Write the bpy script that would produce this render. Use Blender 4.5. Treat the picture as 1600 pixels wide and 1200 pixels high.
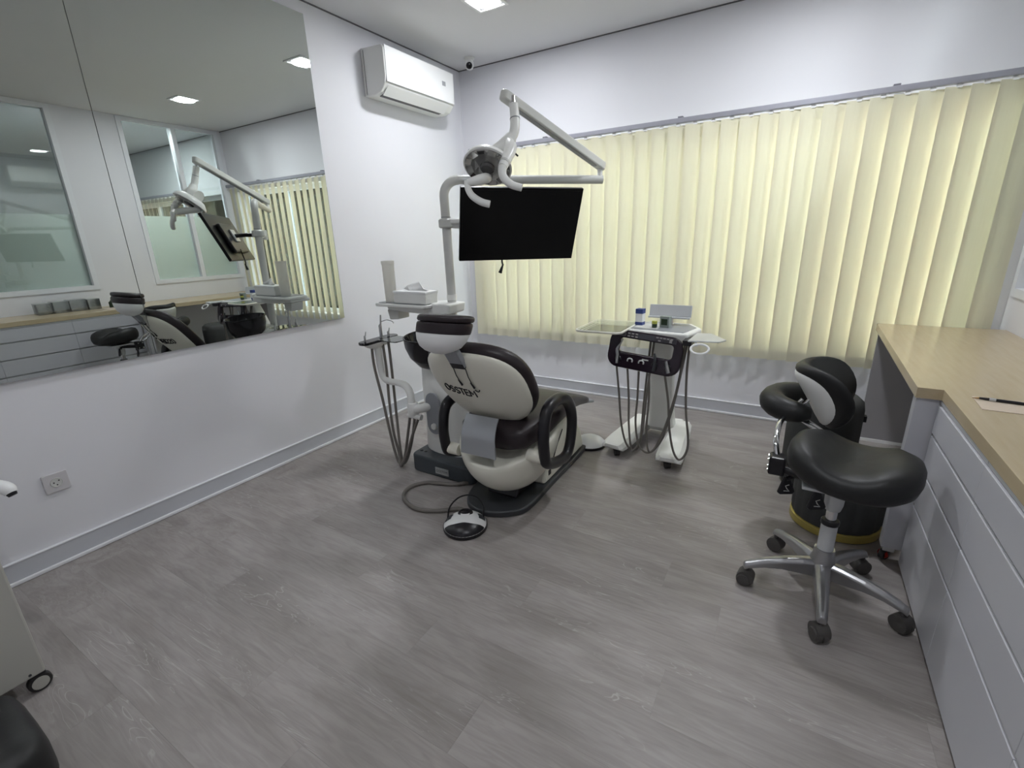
import bpy, bmesh, math, random
from mathutils import Vector, Matrix, Euler

random.seed(7)
scene = bpy.context.scene
for o in list(bpy.data.objects):
    bpy.data.objects.remove(o)
C = scene.collection
PI = math.pi
SQ = math.sqrt

# ------------------------------------------------------------------ camera
def make_camera():
    f, yaw, pitch, roll = 730.58, -0.5456, -0.3032, -0.0315
    fw = Vector((math.sin(yaw)*math.cos(pitch), math.cos(yaw)*math.cos(pitch), math.sin(pitch)))
    rt = Vector((math.cos(yaw), -math.sin(yaw), 0))
    up = rt.cross(fw)
    c, s = math.cos(roll), math.sin(roll)
    r2 = c*rt + s*up
    u2 = -s*rt + c*up
    cd = bpy.data.cameras.new('camera')
    cam = bpy.data.objects.new('camera', cd)
    C.objects.link(cam)
    m = Matrix((r2, u2, -fw)).transposed().to_4x4()
    m.translation = Vector((2.6899, -3.7237, 1.342))
    cam.matrix_world = m
    cd.sensor_width = 36
    cd.lens = f/1600*36
    cd.clip_start = 0.02
    scene.camera = cam
make_camera()

# ------------------------------------------------------------------ world, exposure
W = bpy.data.worlds.new('sky')
scene.world = W
W.use_nodes = True
bg = W.node_tree.nodes['Background']
bg.inputs[0].default_value = (0.84, 0.91, 1.0, 1)
bg.inputs[1].default_value = 15.0
vs = scene.view_settings
vs.view_transform = 'Standard'
vs.look = 'None'
vs.gamma = 1
vs.use_curve_mapping = False
vs.exposure = 0.0
DOWNLIGHT_W = 15.0

# ------------------------------------------------------------------ materials
MATS = {}
def mat(name, col, rough=0.5, metal=0.0, spec=0.5, var=0.0, scale=20, bump=0.0, trans=0.0, emit=None, estr=0, coat=0.0, ior=1.45):
    if name in MATS:
        return MATS[name]
    m = bpy.data.materials.new(name)
    m.use_nodes = True
    nt = m.node_tree
    b = nt.nodes['Principled BSDF']
    b.inputs['Base Color'].default_value = (*col, 1)
    b.inputs['Roughness'].default_value = rough
    b.inputs['Metallic'].default_value = metal
    b.inputs['Specular IOR Level'].default_value = spec
    b.inputs['IOR'].default_value = ior
    b.inputs['Transmission Weight'].default_value = trans
    b.inputs['Coat Weight'].default_value = coat
    if emit:
        b.inputs['Emission Color'].default_value = (*emit, 1)
        b.inputs['Emission Strength'].default_value = estr
    if var or bump:
        tc = nt.nodes.new('ShaderNodeTexCoord')
        n = nt.nodes.new('ShaderNodeTexNoise')
        n.inputs['Scale'].default_value = scale
        n.inputs['Detail'].default_value = 4
        nt.links.new(tc.outputs['Object'], n.inputs['Vector'])
        if var:
            mx = nt.nodes.new('ShaderNodeMix')
            mx.data_type = 'RGBA'
            mx.inputs[6].default_value = (*[c*(1-var) for c in col], 1)
            mx.inputs[7].default_value = (*[min(1, c*(1+var)) for c in col], 1)
            nt.links.new(n.outputs['Fac'], mx.inputs[0])
            nt.links.new(mx.outputs[2], b.inputs['Base Color'])
        if bump:
            bp = nt.nodes.new('ShaderNodeBump')
            bp.inputs['Strength'].default_value = bump
            bp.inputs['Distance'].default_value = 0.004
            nt.links.new(n.outputs['Fac'], bp.inputs['Height'])
            nt.links.new(bp.outputs['Normal'], b.inputs['Normal'])
    MATS[name] = m
    return m

WALL = mat('wall_paint', (0.775, 0.772, 0.812), 0.55, var=0.02, scale=3, bump=0.02)
CEIL = mat('ceiling_paint', (0.74, 0.735, 0.75), 0.7, var=0.015, scale=3)
BASEB = mat('baseboard_grey', (0.56, 0.57, 0.61), 0.25, var=0.03, scale=5)
BASEL = mat('baseboard_white', (0.82, 0.82, 0.85), 0.2, var=0.02, scale=5)
GAPM = mat('shadow_gap', (0.16, 0.155, 0.16), 0.8, var=0.1)
FRAMEM = mat('aluminium_white', (0.80, 0.81, 0.85), 0.35, var=0.02)
CREAM = mat('cream_plastic', (0.80, 0.78, 0.68), 0.28, var=0.02, scale=4)
WHITEP = mat('white_plastic', (0.83, 0.83, 0.805), 0.3, var=0.015, scale=4)
BRIGHTP = mat('bright_white_plastic', (0.86, 0.86, 0.86), 0.28, var=0.01, scale=4)
GREYW = mat('grey_white_paint', (0.60, 0.60, 0.575), 0.35, var=0.02, scale=5)
LEATHD = mat('dark_brown_upholstery', (0.022, 0.015, 0.018), 0.42, var=0.12, scale=60, bump=0.05)
LEATHB = mat('black_leather', (0.012, 0.0122, 0.0125), 0.46, var=0.1, scale=80, bump=0.08)
BLACKP = mat('black_plastic', (0.012, 0.011, 0.014), 0.3, var=0.1, scale=20)
BLACKG = mat('gloss_black', (0.010, 0.009, 0.012), 0.07, var=0.05, scale=20)
PURPB = mat('plum_black_plastic', (0.020, 0.012, 0.020), 0.14, var=0.08, scale=20)
DARKG = mat('dark_grey_base', (0.045, 0.048, 0.053), 0.38, var=0.1, scale=15)
SLATE = mat('slate_base', (0.055, 0.066, 0.075), 0.4, var=0.08, scale=15)
MIDG = mat('mid_grey_plastic', (0.27, 0.28, 0.30), 0.35, var=0.05)
STEELG = mat('grey_metal_cover', (0.40, 0.415, 0.44), 0.3, metal=0.45, var=0.05, scale=8)
HOSE = mat('grey_hose', (0.17, 0.155, 0.14), 0.45, var=0.08, scale=40)
CHROME = mat('chrome', (0.72, 0.72, 0.73), 0.12, metal=1.0, var=0.03)
ALU = mat('cast_aluminium', (0.42, 0.42, 0.43), 0.28, metal=0.9, var=0.06, scale=12)
SILVER = mat('silver_plastic', (0.56, 0.57, 0.58), 0.3, metal=0.2, var=0.03)
SCREEN = mat('screen_black', (0.004, 0.004, 0.0045), 0.32, spec=0.35, var=0.05)
DRAWER = mat('drawer_laminate', (0.56, 0.56, 0.60), 0.32, var=0.015, scale=4)
PANELG = mat('panel_grey_laminate', (0.33, 0.32, 0.33), 0.4, var=0.03, scale=4)
GOLD = mat('gold_band', (0.52, 0.42, 0.12), 0.35, metal=0.4, var=0.05)
POUF = mat('grey_velvet', (0.062, 0.064, 0.064), 0.75, var=0.12, scale=50, bump=0.1)
RUBBER = mat('rubber', (0.028, 0.026, 0.026), 0.6, var=0.1)
CASTER = mat('caster_grey', (0.075, 0.07, 0.066), 0.5, var=0.08)
REDP = mat('red_plastic', (0.45, 0.03, 0.02), 0.4, var=0.05)
PAPER = mat('paper_cream', (0.62, 0.52, 0.42), 0.8, var=0.03)
TISSUE = mat('tissue', (0.85, 0.85, 0.84), 0.9, var=0.02)
BLUEP = mat('blue_print', (0.035, 0.06, 0.22), 0.45, var=0.05)
GREEND = mat('yellow_green_label', (0.42, 0.43, 0.08), 0.45, var=0.1)
GREENL = mat('dark_green_glass', (0.03, 0.05, 0.03), 0.15, var=0.1)
LABELW = mat('pale_print', (0.62, 0.62, 0.60), 0.5, var=0.02)
PRINTD = mat('dark_print', (0.012, 0.012, 0.014), 0.5, var=0.05)
CABIN = mat('beige_cabinet', (0.47, 0.46, 0.42), 0.45, var=0.02, scale=4)
SOCKET = mat('socket_white', (0.62, 0.60, 0.62), 0.35, var=0.02)
BRICKM = mat('orange_brick', (0.50, 0.16, 0.07), 0.8, var=0.25, scale=12)
ADJW = mat('adjacent_paint', (0.58, 0.59, 0.60), 0.6, var=0.02, scale=3)
GREENF = mat('grey_green_fabric', (0.14, 0.17, 0.155), 0.8, var=0.1, scale=30)

def glassy(name, col, gloss=0.1, tint=0.9, rough=0.0):
    """thin clear sheet: transparent + fresnel gloss"""
    m = bpy.data.materials.new(name); m.use_nodes = True
    nt = m.node_tree; nt.nodes.clear()
    out = nt.nodes.new('ShaderNodeOutputMaterial')
    tr = nt.nodes.new('ShaderNodeBsdfTransparent'); tr.inputs[0].default_value = (*[c*tint for c in col], 1)
    gl = nt.nodes.new('ShaderNodeBsdfGlossy'); gl.inputs[0].default_value = (0.95, 0.97, 0.96, 1); gl.inputs['Roughness'].default_value = rough
    lw = nt.nodes.new('ShaderNodeFresnel'); lw.inputs[0].default_value = 1.5
    ma = nt.nodes.new('ShaderNodeMath'); ma.operation = 'MULTIPLY_ADD'; ma.inputs[1].default_value = 1.0; ma.inputs[2].default_value = gloss
    ma.use_clamp = True
    mx = nt.nodes.new('ShaderNodeMixShader')
    nt.links.new(lw.outputs[0], ma.inputs[0]); nt.links.new(ma.outputs[0], mx.inputs[0])
    nt.links.new(tr.outputs[0], mx.inputs[1]); nt.links.new(gl.outputs[0], mx.inputs[2])
    nt.links.new(mx.outputs[0], out.inputs[0])
    return m
GLASS = glassy('window_glass', (0.86, 0.90, 0.89), 0.06)
TRAYG = glassy('tray_glass', (0.93, 0.95, 0.90), 0.10)
CLEARP = glassy('clear_plastic', (0.88, 0.89, 0.88), 0.10, rough=0.08)

def frosted(name, col, w_trans=0.55, w_clear=0.0):
    m = bpy.data.materials.new(name); m.use_nodes = True
    nt = m.node_tree; nt.nodes.clear()
    out = nt.nodes.new('ShaderNodeOutputMaterial')
    tl = nt.nodes.new('ShaderNodeBsdfTranslucent'); tl.inputs[0].default_value = (*col, 1)
    df = nt.nodes.new('ShaderNodeBsdfDiffuse'); df.inputs[0].default_value = (*col, 1)
    mx = nt.nodes.new('ShaderNodeMixShader'); mx.inputs[0].default_value = w_trans
    nt.links.new(df.outputs[0], mx.inputs[1]); nt.links.new(tl.outputs[0], mx.inputs[2])
    last = mx
    if w_clear:
        rf = nt.nodes.new('ShaderNodeBsdfRefraction'); rf.inputs['Roughness'].default_value = 0.35; rf.inputs['IOR'].default_value = 1.02
        rf.inputs[0].default_value = (*col, 1)
        m2 = nt.nodes.new('ShaderNodeMixShader'); m2.inputs[0].default_value = w_clear
        nt.links.new(mx.outputs[0], m2.inputs[1]); nt.links.new(rf.outputs[0], m2.inputs[2]); last = m2
    nt.links.new(last.outputs[0], out.inputs[0])
    return m
FILM = frosted('frosted_film', (0.85, 0.89, 0.86), 0.65, 0.15)
CUPM = frosted('cup_dispenser_plastic', (0.82, 0.81, 0.78), 0.5, 0.3)

def blind_mat():
    m = bpy.data.materials.new('blind_fabric'); m.use_nodes = True
    nt = m.node_tree; nt.nodes.clear()
    out = nt.nodes.new('ShaderNodeOutputMaterial')
    tc = nt.nodes.new('ShaderNodeTexCoord')
    n = nt.nodes.new('ShaderNodeTexNoise'); n.inputs['Scale'].default_value = 9; n.inputs['Detail'].default_value = 5
    mp = nt.nodes.new('ShaderNodeMapping'); mp.inputs['Scale'].default_value = (8, 1, 0.6)
    nt.links.new(tc.outputs['Object'], mp.inputs[0]); nt.links.new(mp.outputs[0], n.inputs['Vector'])
    cr = nt.nodes.new('ShaderNodeMix'); cr.data_type = 'RGBA'
    cr.inputs[6].default_value = (0.83, 0.795, 0.64, 1); cr.inputs[7].default_value = (0.88, 0.85, 0.70, 1)
    nt.links.new(n.outputs['Fac'], cr.inputs[0])
    tl = nt.nodes.new('ShaderNodeBsdfTranslucent'); df = nt.nodes.new('ShaderNodeBsdfDiffuse')
    nt.links.new(cr.outputs[2], tl.inputs[0]); nt.links.new(cr.outputs[2], df.inputs[0])
    mx = nt.nodes.new('ShaderNodeMixShader'); mx.inputs[0].default_value = 0.27
    nt.links.new(df.outputs[0], mx.inputs[1]); nt.links.new(tl.outputs[0], mx.inputs[2])
    nt.links.new(mx.outputs[0], out.inputs[0])
    return m
BLIND = blind_mat()
HEM = mat('hem_weight', (0.36, 0.36, 0.35), 0.7, var=0.03)

def mirror_mat():
    m = mat('mirror_silver', (0.68, 0.715, 0.69), 0.0, metal=1.0)
    return m
MIRROR = mirror_mat()

def plank_mat():
    m = bpy.data.materials.new('grey_vinyl_plank'); m.use_nodes = True
    nt = m.node_tree; b = nt.nodes['Principled BSDF']; L = nt.links.new
    tc = nt.nodes.new('ShaderNodeTexCoord'); oi = nt.nodes.new('ShaderNodeObjectInfo')
    off = nt.nodes.new('ShaderNodeVectorMath'); off.operation = 'SCALE'; off.inputs[0].default_value = (37, 91, 13)
    L(oi.outputs['Random'], off.inputs['Scale'])
    add = nt.nodes.new('ShaderNodeVectorMath'); add.operation = 'ADD'
    L(tc.outputs['Object'], add.inputs[0]); L(off.outputs[0], add.inputs[1])
    def noise(scale, mapping, detail=5, dist=0.0):
        mp = nt.nodes.new('ShaderNodeMapping'); mp.inputs['Scale'].default_value = mapping
        L(add.outputs[0], mp.inputs[0])
        n = nt.nodes.new('ShaderNodeTexNoise'); n.inputs['Scale'].default_value = scale; n.inputs['Detail'].default_value = detail
        n.inputs['Distortion'].default_value = dist
        L(mp.outputs[0], n.inputs['Vector']); return n
    broad = noise(2.4, (1.0, 3.0, 1), 5, 0.4)
    grain = noise(5, (1.0, 9, 1), 7, 1.6)
    # cathedral grain: thin pale veins from a distorted field
    vein = noise(2.0, (0.8, 6.5, 1), 3, 0.9)
    mul = nt.nodes.new('ShaderNodeMath'); mul.operation = 'MULTIPLY'; mul.inputs[1].default_value = 13
    L(vein.outputs['Fac'], mul.inputs[0])
    fr = nt.nodes.new('ShaderNodeMath'); fr.operation = 'PINGPONG'; fr.inputs[1].default_value = 0.5
    L(mul.outputs[0], fr.inputs[0])
    vr = nt.nodes.new('ShaderNodeMapRange'); vr.inputs[1].default_value = 0.43; vr.inputs[2].default_value = 0.5
    L(fr.outputs[0], vr.inputs[0])
    mask = noise(1.7, (1.0, 3.4, 1), 2)
    mr = nt.nodes.new('ShaderNodeMapRange'); mr.inputs[1].default_value = 0.53; mr.inputs[2].default_value = 0.66
    L(mask.outputs['Fac'], mr.inputs[0])
    vm = nt.nodes.new('ShaderNodeMath'); vm.operation = 'MULTIPLY'; L(vr.outputs[0], vm.inputs[0]); L(mr.outputs[0], vm.inputs[1])
    vm2 = nt.nodes.new('ShaderNodeMath'); vm2.operation = 'MULTIPLY'; vm2.inputs[1].default_value = 0.55; L(vm.outputs[0], vm2.inputs[0])
    r1 = nt.nodes.new('ShaderNodeValToRGB')
    r1.color_ramp.elements[0].position = 0.3; r1.color_ramp.elements[0].color = (0.285, 0.258, 0.245, 1)
    r1.color_ramp.elements[1].position = 0.72; r1.color_ramp.elements[1].color = (0.405, 0.375, 0.363, 1)
    L(broad.outputs['Fac'], r1.inputs[0])
    r2 = nt.nodes.new('ShaderNodeValToRGB')
    r2.color_ramp.elements[0].position = 0.30; r2.color_ramp.elements[0].color = (0.72, 0.71, 0.70, 1)
    r2.color_ramp.elements[1].position = 0.62; r2.color_ramp.elements[1].color = (1, 1, 1, 1)
    L(grain.outputs['Fac'], r2.inputs[0])
    mx = nt.nodes.new('ShaderNodeMix'); mx.data_type = 'RGBA'; mx.blend_type = 'MULTIPLY'; mx.inputs[0].default_value = 0.62
    L(r1.outputs[0], mx.inputs[6]); L(r2.outputs[0], mx.inputs[7])
    mv = nt.nodes.new('ShaderNodeMix'); mv.data_type = 'RGBA'; mv.inputs[7].default_value = (0.58, 0.555, 0.54, 1)
    L(vm2.outputs[0], mv.inputs[0]); L(mx.outputs[2], mv.inputs[6])
    hs = nt.nodes.new('ShaderNodeHueSaturation')
    rr = nt.nodes.new('ShaderNodeMapRange'); rr.inputs[3].default_value = 0.97; rr.inputs[4].default_value = 1.03
    L(oi.outputs['Random'], rr.inputs[0]); L(rr.outputs[0], hs.inputs['Value']); L(mv.outputs[2], hs.inputs['Color'])
    L(hs.outputs[0], b.inputs['Base Color'])
    b.inputs['Roughness'].default_value = 0.42
    b.inputs['Specular IOR Level'].default_value = 0.4
    bp = nt.nodes.new('ShaderNodeBump'); bp.inputs['Strength'].default_value = 0.12; bp.inputs['Distance'].default_value = 0.002
    L(grain.outputs['Fac'], bp.inputs['Height']); L(bp.outputs[0], b.inputs['Normal'])
    return m
PLANK = plank_mat()

def wood_top_mat():
    m = bpy.data.materials.new('pale_wood_laminate'); m.use_nodes = True
    nt = m.node_tree; b = nt.nodes['Principled BSDF']; L = nt.links.new
    tc = nt.nodes.new('ShaderNodeTexCoord'); mp = nt.nodes.new('ShaderNodeMapping'); mp.inputs['Scale'].default_value = (14, 1.3, 14)
    n = nt.nodes.new('ShaderNodeTexNoise'); n.inputs['Scale'].default_value = 4; n.inputs['Detail'].default_value = 6; n.inputs['Distortion'].default_value = 0.4
    L(tc.outputs['Object'], mp.inputs[0]); L(mp.outputs[0], n.inputs['Vector'])
    r = nt.nodes.new('ShaderNodeValToRGB')
    r.color_ramp.elements[0].position = 0.3; r.color_ramp.elements[0].color = (0.50, 0.405, 0.26, 1)
    r.color_ramp.elements[1].position = 0.7; r.color_ramp.elements[1].color = (0.535, 0.44, 0.295, 1)
    L(n.outputs['Fac'], r.inputs[0]); L(r.outputs[0], b.inputs['Base Color'])
    b.inputs['Roughness'].default_value = 0.26
    return m
WOODTOP = wood_top_mat()

# ------------------------------------------------------------------ helpers
def obj(name, bm, m, parent=None, smooth=True, angle=40, bevel=0, bseg=2, sub=0, loc=None):
    me = bpy.data.meshes.new(name)
    bmesh.ops.recalc_face_normals(bm, faces=bm.faces)
    bm.to_mesh(me); bm.free()
    o = bpy.data.objects.new(name, me)
    C.objects.link(o)
    if m: me.materials.append(m)
    if parent: o.parent = parent
    if loc: o.location = loc
    if smooth:
        me.polygons.foreach_set('use_smooth', [True]*len(me.polygons))
        try:
            me.set_sharp_from_angle(angle=math.radians(angle))
        except Exception:
            pass
    if bevel:
        b = o.modifiers.new('bevel', 'BEVEL'); b.width = bevel; b.segments = bseg; b.limit_method = 'ANGLE'; b.angle_limit = math.radians(35)
    if sub:
        s = o.modifiers.new('sub', 'SUBSURF'); s.levels = sub; s.render_levels = sub
    return o

def tag(o, label=None, cat=None, group=None, kind=None):
    if label: o['label'] = label
    if cat: o['category'] = cat
    if group: o['group'] = group
    if kind: o['kind'] = kind
    return o

def thing(name, label, cat, loc=(0, 0, 0), rz=0, group=None):
    o = bpy.data.objects.new(name, None)
    o.empty_display_size = 0.1
    C.objects.link(o)
    o.location = loc; o.rotation_euler = (0, 0, rz)
    return tag(o, label, cat, group)

def struct(name, bm, m, parent=None, **k):
    o = obj(name, bm, m, parent, **k)
    if parent is None: o['kind'] = 'structure'
    return o

def box(bm, x0, x1, y0, y1, z0, z1, M=None):
    vs_ = [bm.verts.new(p) for p in [(x0,y0,z0),(x1,y0,z0),(x1,y1,z0),(x0,y1,z0),(x0,y0,z1),(x1,y0,z1),(x1,y1,z1),(x0,y1,z1)]]
    if M:
        for v in vs_: v.co = M @ v.co
    for f in [(3,2,1,0),(4,5,6,7),(0,1,5,4),(1,2,6,5),(2,3,7,6),(3,0,4,7)]:
        bm.faces.new([vs_[i] for i in f])
    return bm
def B(x0, x1, y0, y1, z0, z1, M=None):
    return box(bmesh.new(), x0, x1, y0, y1, z0, z1, M)

def loft(bm, rings, cap=True, closed=False):
    rv = [[bm.verts.new(p) for p in r] for r in rings]
    n = len(rv[0])
    for a, b in zip(rv, rv[1:] + ([rv[0]] if closed else [])):
        for i in range(n):
            j = (i+1) % n
            bm.faces.new((a[i], a[j], b[j], b[i]))
    if cap and not closed:
        bm.faces.new(list(reversed(rv[0]))); bm.faces.new(rv[-1])
    return bm

def ell(cx, cy, z, rx, ry, n=32, e=1.0, f=None):
    out = []
    for i in range(n):
        a = 2*PI*i/n
        c, s = math.cos(a), math.sin(a)
        x = cx + rx*math.copysign(abs(c)**e, c); y = cy + ry*math.copysign(abs(s)**e, s)
        out.append(Vector((x, y, z)))
    return out

def lathe(bm, prof, center=(0,0,0), axis=(0,0,1), n=32, sx=1, sy=1):
    """prof: list of (r,h) from bottom to top, along axis"""
    ax = Vector(axis).normalized()
    q = Vector((0,0,1)).rotation_difference(ax).to_matrix()
    c = Vector(center)
    rings = []
    for r, h in prof:
        r = max(r, 1e-4)
        rings.append([c + q @ Vector((r*sx*math.cos(2*PI*i/n), r*sy*math.sin(2*PI*i/n), h)) for i in range(n)])
    return loft(bm, rings)
def LA(prof, center=(0,0,0), axis=(0,0,1), n=32, sx=1, sy=1):
    return lathe(bmesh.new(), prof, center, axis, n, sx, sy)

def catmull(pts, k=8, closed=False):
    P = [Vector(p) for p in pts]
    n = len(P); out = []
    segs = n if closed else n-1
    for i in range(segs):
        if closed:
            p0, p1, p2, p3 = P[(i-1) % n], P[i], P[(i+1) % n], P[(i+2) % n]
        else:
            p0 = P[i-1] if i > 0 else P[0]*2-P[1]
            p1, p2 = P[i], P[i+1]
            p3 = P[i+2] if i+2 < n else P[-1]*2-P[-2]
        for j in range(k):
            t = j/k
            out.append(0.5*((2*p1) + (p2-p0)*t + (2*p0-5*p1+4*p2-p3)*t*t + (3*p1-p0-3*p2+p3)*t**3))
    if not closed: out.append(P[-1].copy())
    return out

def tube(bm, pts, r, n=10, smooth=0, closed=False, flat=1.0, cap=True):
    """r: float or list; tube along polyline"""
    if smooth:
        if isinstance(r, (list, tuple)):
            rp = catmull([(x, 0, 0) for x in r], smooth, closed); r = [v.x for v in rp]
        pts = catmull(pts, smooth, closed)
    P = [Vector(p) for p in pts]
    m = len(P)
    if not isinstance(r, (list, tuple)): r = [r]*m
    T = []
    for i in range(m):
        if closed: t = P[(i+1) % m]-P[i-1]
        else: t = P[min(i+1, m-1)]-P[max(i-1, 0)]
        T.append(t.normalized() if t.length > 1e-9 else Vector((0,0,1)))
    ref = Vector((0,0,1)) if abs(T[0].z) < 0.9 else Vector((0,1,0))
    u = (ref - T[0]*ref.dot(T[0])).normalized()
    rings = []
    for i in range(m):
        u = (u - T[i]*u.dot(T[i]))
        u = u.normalized() if u.length > 1e-6 else T[i].orthogonal().normalized()
        v = T[i].cross(u)
        rings.append([P[i] + (u*math.cos(2*PI*k/n)*flat + v*math.sin(2*PI*k/n))*r[i] for k in range(n)])
    return loft(bm, rings, cap, closed)
def TU(pts, r, n=10, smooth=0, closed=False, flat=1.0):
    return tube(bmesh.new(), pts, r, n, smooth, closed, flat)

def prism(bm, outline, z0, z1, M=None):
    """outline: 2D points (x,y), extruded z0..z1"""
    a = [bm.verts.new((x, y, z0)) for x, y in outline]
    b = [bm.verts.new((x, y, z1)) for x, y in outline]
    n = len(a)
    bm.faces.new(list(reversed(a))); bm.faces.new(b)
    for i in range(n):
        j = (i+1) % n
        bm.faces.new((a[i], a[j], b[j], b[i]))
    if M:
        for v in a+b: v.co = M @ v.co
    return bm
def PR(outline, z0, z1, M=None):
    return prism(bmesh.new(), outline, z0, z1, M)

def rrect(x0, x1, y0, y1, r, k=5):
    out = []
    for cx, cy, a0 in ((x1-r, y1-r, 0), (x0+r, y1-r, PI/2), (x0+r, y0+r, PI), (x1-r, y0+r, 1.5*PI)):
        for i in range(k+1):
            a = a0 + PI/2*i/k
            out.append((cx+r*math.cos(a), cy+r*math.sin(a)))
    return out

def frame_M(origin, xax, yax):
    x = Vector(xax).normalized(); y = Vector(yax); y = (y-x*y.dot(x)).normalized(); z = x.cross(y)
    m = Matrix((x, y, z)).transposed().to_4x4(); m.translation = Vector(origin)
    return m

def text_bm(s, size, extrude=0.0, bold=0.0):
    cu = bpy.data.curves.new('t', 'FONT'); cu.body = s; cu.size = size; cu.extrude = extrude; cu.offset = bold; cu.align_x = 'CENTER'; cu.align_y = 'CENTER'
    cu.resolution_u = 3; cu.space_character = 1.12
    o = bpy.data.objects.new('t', cu); C.objects.link(o)
    dg = bpy.context.evaluated_depsgraph_get()
    me = bpy.data.meshes.new_from_object(o.evaluated_get(dg))
    bm = bmesh.new(); bm.from_mesh(me)
    bpy.data.objects.remove(o); bpy.data.curves.remove(cu); bpy.data.meshes.remove(me)
    return bm

def copy_tree(o, parent=None):
    c = o.copy(); C.objects.link(c)
    if parent: c.parent = parent
    for ch in list(o.children):
        copy_tree(ch, c)
    return c

def join(bms):
    a = bms[0]
    for b in bms[1:]:
        me = bpy.data.meshes.new('tmp'); b.to_mesh(me); b.free(); a.from_mesh(me); bpy.data.meshes.remove(me)
    return a

# ------------------------------------------------------------------ room shell
RX = 3.73        # right wall face
RY = -4.7        # rear wall face
H = 2.70
AX = 7.2         # far side of the neighbouring room
# window opening in the back wall
WX0, WX1, WZ0, WZ1 = 0.22, 3.60, 0.53, 2.00
WT = 0.16

floor = struct('floor', B(-0.1, AX, RY-0.1, WT, -0.12, -0.004), mat('floor_screed', (0.12, 0.115, 0.11), 0.8, var=0.1))
pw, pl = 0.184, 1.22
pm = B(0, pl-0.0003, 0, pw-0.0003, -0.004, 0)
first = obj('plank', pm, PLANK, floor, smooth=False)
pmesh = first.data
cnt = 0
y = RY
row = 0
while y < 0:
    w = min(pw, -y)
    x = -((row*0.437 + 0.31*random.random()) % pl)
    while x < RX:
        x0, x1 = max(x, 0), min(x+pl, RX)
        if x1-x0 > 0.02:
            o = first if cnt == 0 else first.copy()
            if cnt: C.objects.link(o)
            o.location = (x0, y, 0)
            o.scale = ((x1-x0)/pl, w/pw, 1)
            cnt += 1
        x += pl
    y += pw; row += 1
struct('floor_far', B(RX+0.12, AX, RY, 0, -0.004, 0.0), mat('adjacent_floor', (0.22, 0.21, 0.2), 0.5, var=0.1))

struct('ceiling', B(-0.1, AX, RY-0.1, WT, H, H+0.1), CEIL)
struct('wall_left', B(-0.1, 0, RY-0.1, WT, 0, H), WALL)
struct('wall_rear', B(0, AX, RY-0.1, RY, 0, H), WALL)
# back wall with the window opening
bm = bmesh.new()
box(bm, 0, WX0, 0, WT, 0, H); box(bm, WX1, RX+0.12, 0, WT, 0, H)
box(bm, WX0, WX1, 0, WT, 0, WZ0); box(bm, WX0, WX1, 0, WT, WZ1, H)
struct('wall_back', bm, WALL, smooth=False)
# back wall of the neighbouring room, its window nearer the partition
A0, A1 = 3.93, 6.9
bm = bmesh.new()
box(bm, RX+0.12, A0, 0, WT, 0, H); box(bm, A1, AX, 0, WT, 0, H)
box(bm, A0, A1, 0, WT, 0, WZ0); box(bm, A0, A1, 0, WT, WZ1, H)
struct('wall_back_neighbour', bm, ADJW, smooth=False)
struct('wall_far_right', B(AX, AX+0.1, RY-0.1, WT, 0, H), ADJW)
# right partition: sill wall, pillar, two glazed openings up to the ceiling
P2a, P2b = -1.09, -0.05
P1a, P1b = -2.95, -1.62
bm = bmesh.new()
box(bm, RX, RX+0.12, RY, 0, 0, 0.95)
box(bm, RX, RX+0.12, P1b, P2a, 0.95, H)
box(bm, RX, RX+0.12, P2b, 0, 0.95, H)
box(bm, RX, RX+0.12, RY, P1a, 0.95, H)
struct('wall_right', bm, WALL, smooth=False)

def glazed(name, ya, yb, mull, film_top):
    fr = bmesh.new(); t = 0.045
    x0, x1 = RX-0.012, RX+0.07
    box(fr, x0, x1, ya, yb, 0.95, 0.95+t); box(fr, x0, x1, ya, yb, H-t, H-0.002)
    box(fr, x0, x1, ya, ya+t, 0.95+t, H-t); box(fr, x0, x1, yb-t, yb, 0.95+t, H-t)
    for m_ in mull: box(fr, x0, x1, m_-t/2, m_+t/2, 0.95+t, H-t)
    w = struct(name, fr, FRAMEM, smooth=False)
    ys = [ya+t] + sum([[m_-t/2, m_+t/2] for m_ in mull], []) + [yb-t]
    for i in range(0, len(ys), 2):
        obj('pane', B(RX+0.030, RX+0.036, ys[i], ys[i+1], 0.95+t, H-t), GLASS, w, smooth=False)
        obj('frosted_film', B(RX+0.0365, RX+0.0375, ys[i]+0.004, ys[i+1]-0.004, 0.95+t, film_top), FILM, w, smooth=False)
    return w
glazed('window_2', P2a, P2b, [-0.55], 1.70)
glazed('window_1', P1a, P1b, [], 1.70)

# outside window of the treatment room
def ext_window(name, x0, x1, n):
    t = 0.05
    fr = bmesh.new(); ya, yb = 0.09, 0.14
    box(fr, x0, x1, ya, yb, WZ0, WZ0+t); box(fr, x0, x1, ya, yb, WZ1-t, WZ1)
    xs = [x0 + (x1-x0)*i/n for i in range(n+1)]
    for i, x in enumerate(xs):
        a, b = (x, x+t) if i == 0 else ((x-t, x) if i == n else (x-t/2, x+t/2))
        box(fr, a, b, ya, yb, WZ0+t, WZ1-t)
    w = struct(name, fr, FRAMEM, smooth=False)
    for i in range(n):
        obj('pane', B(xs[i]+(t if i == 0 else t/2), xs[i+1]-(t if i == n-1 else t/2), 0.112, 0.118, WZ0+t, WZ1-t), GLASS, w, smooth=False)
    return w
ext_window('window_3', WX0, WX1, 4)
ext_window('window_4', A0, A1, 3)

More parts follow.
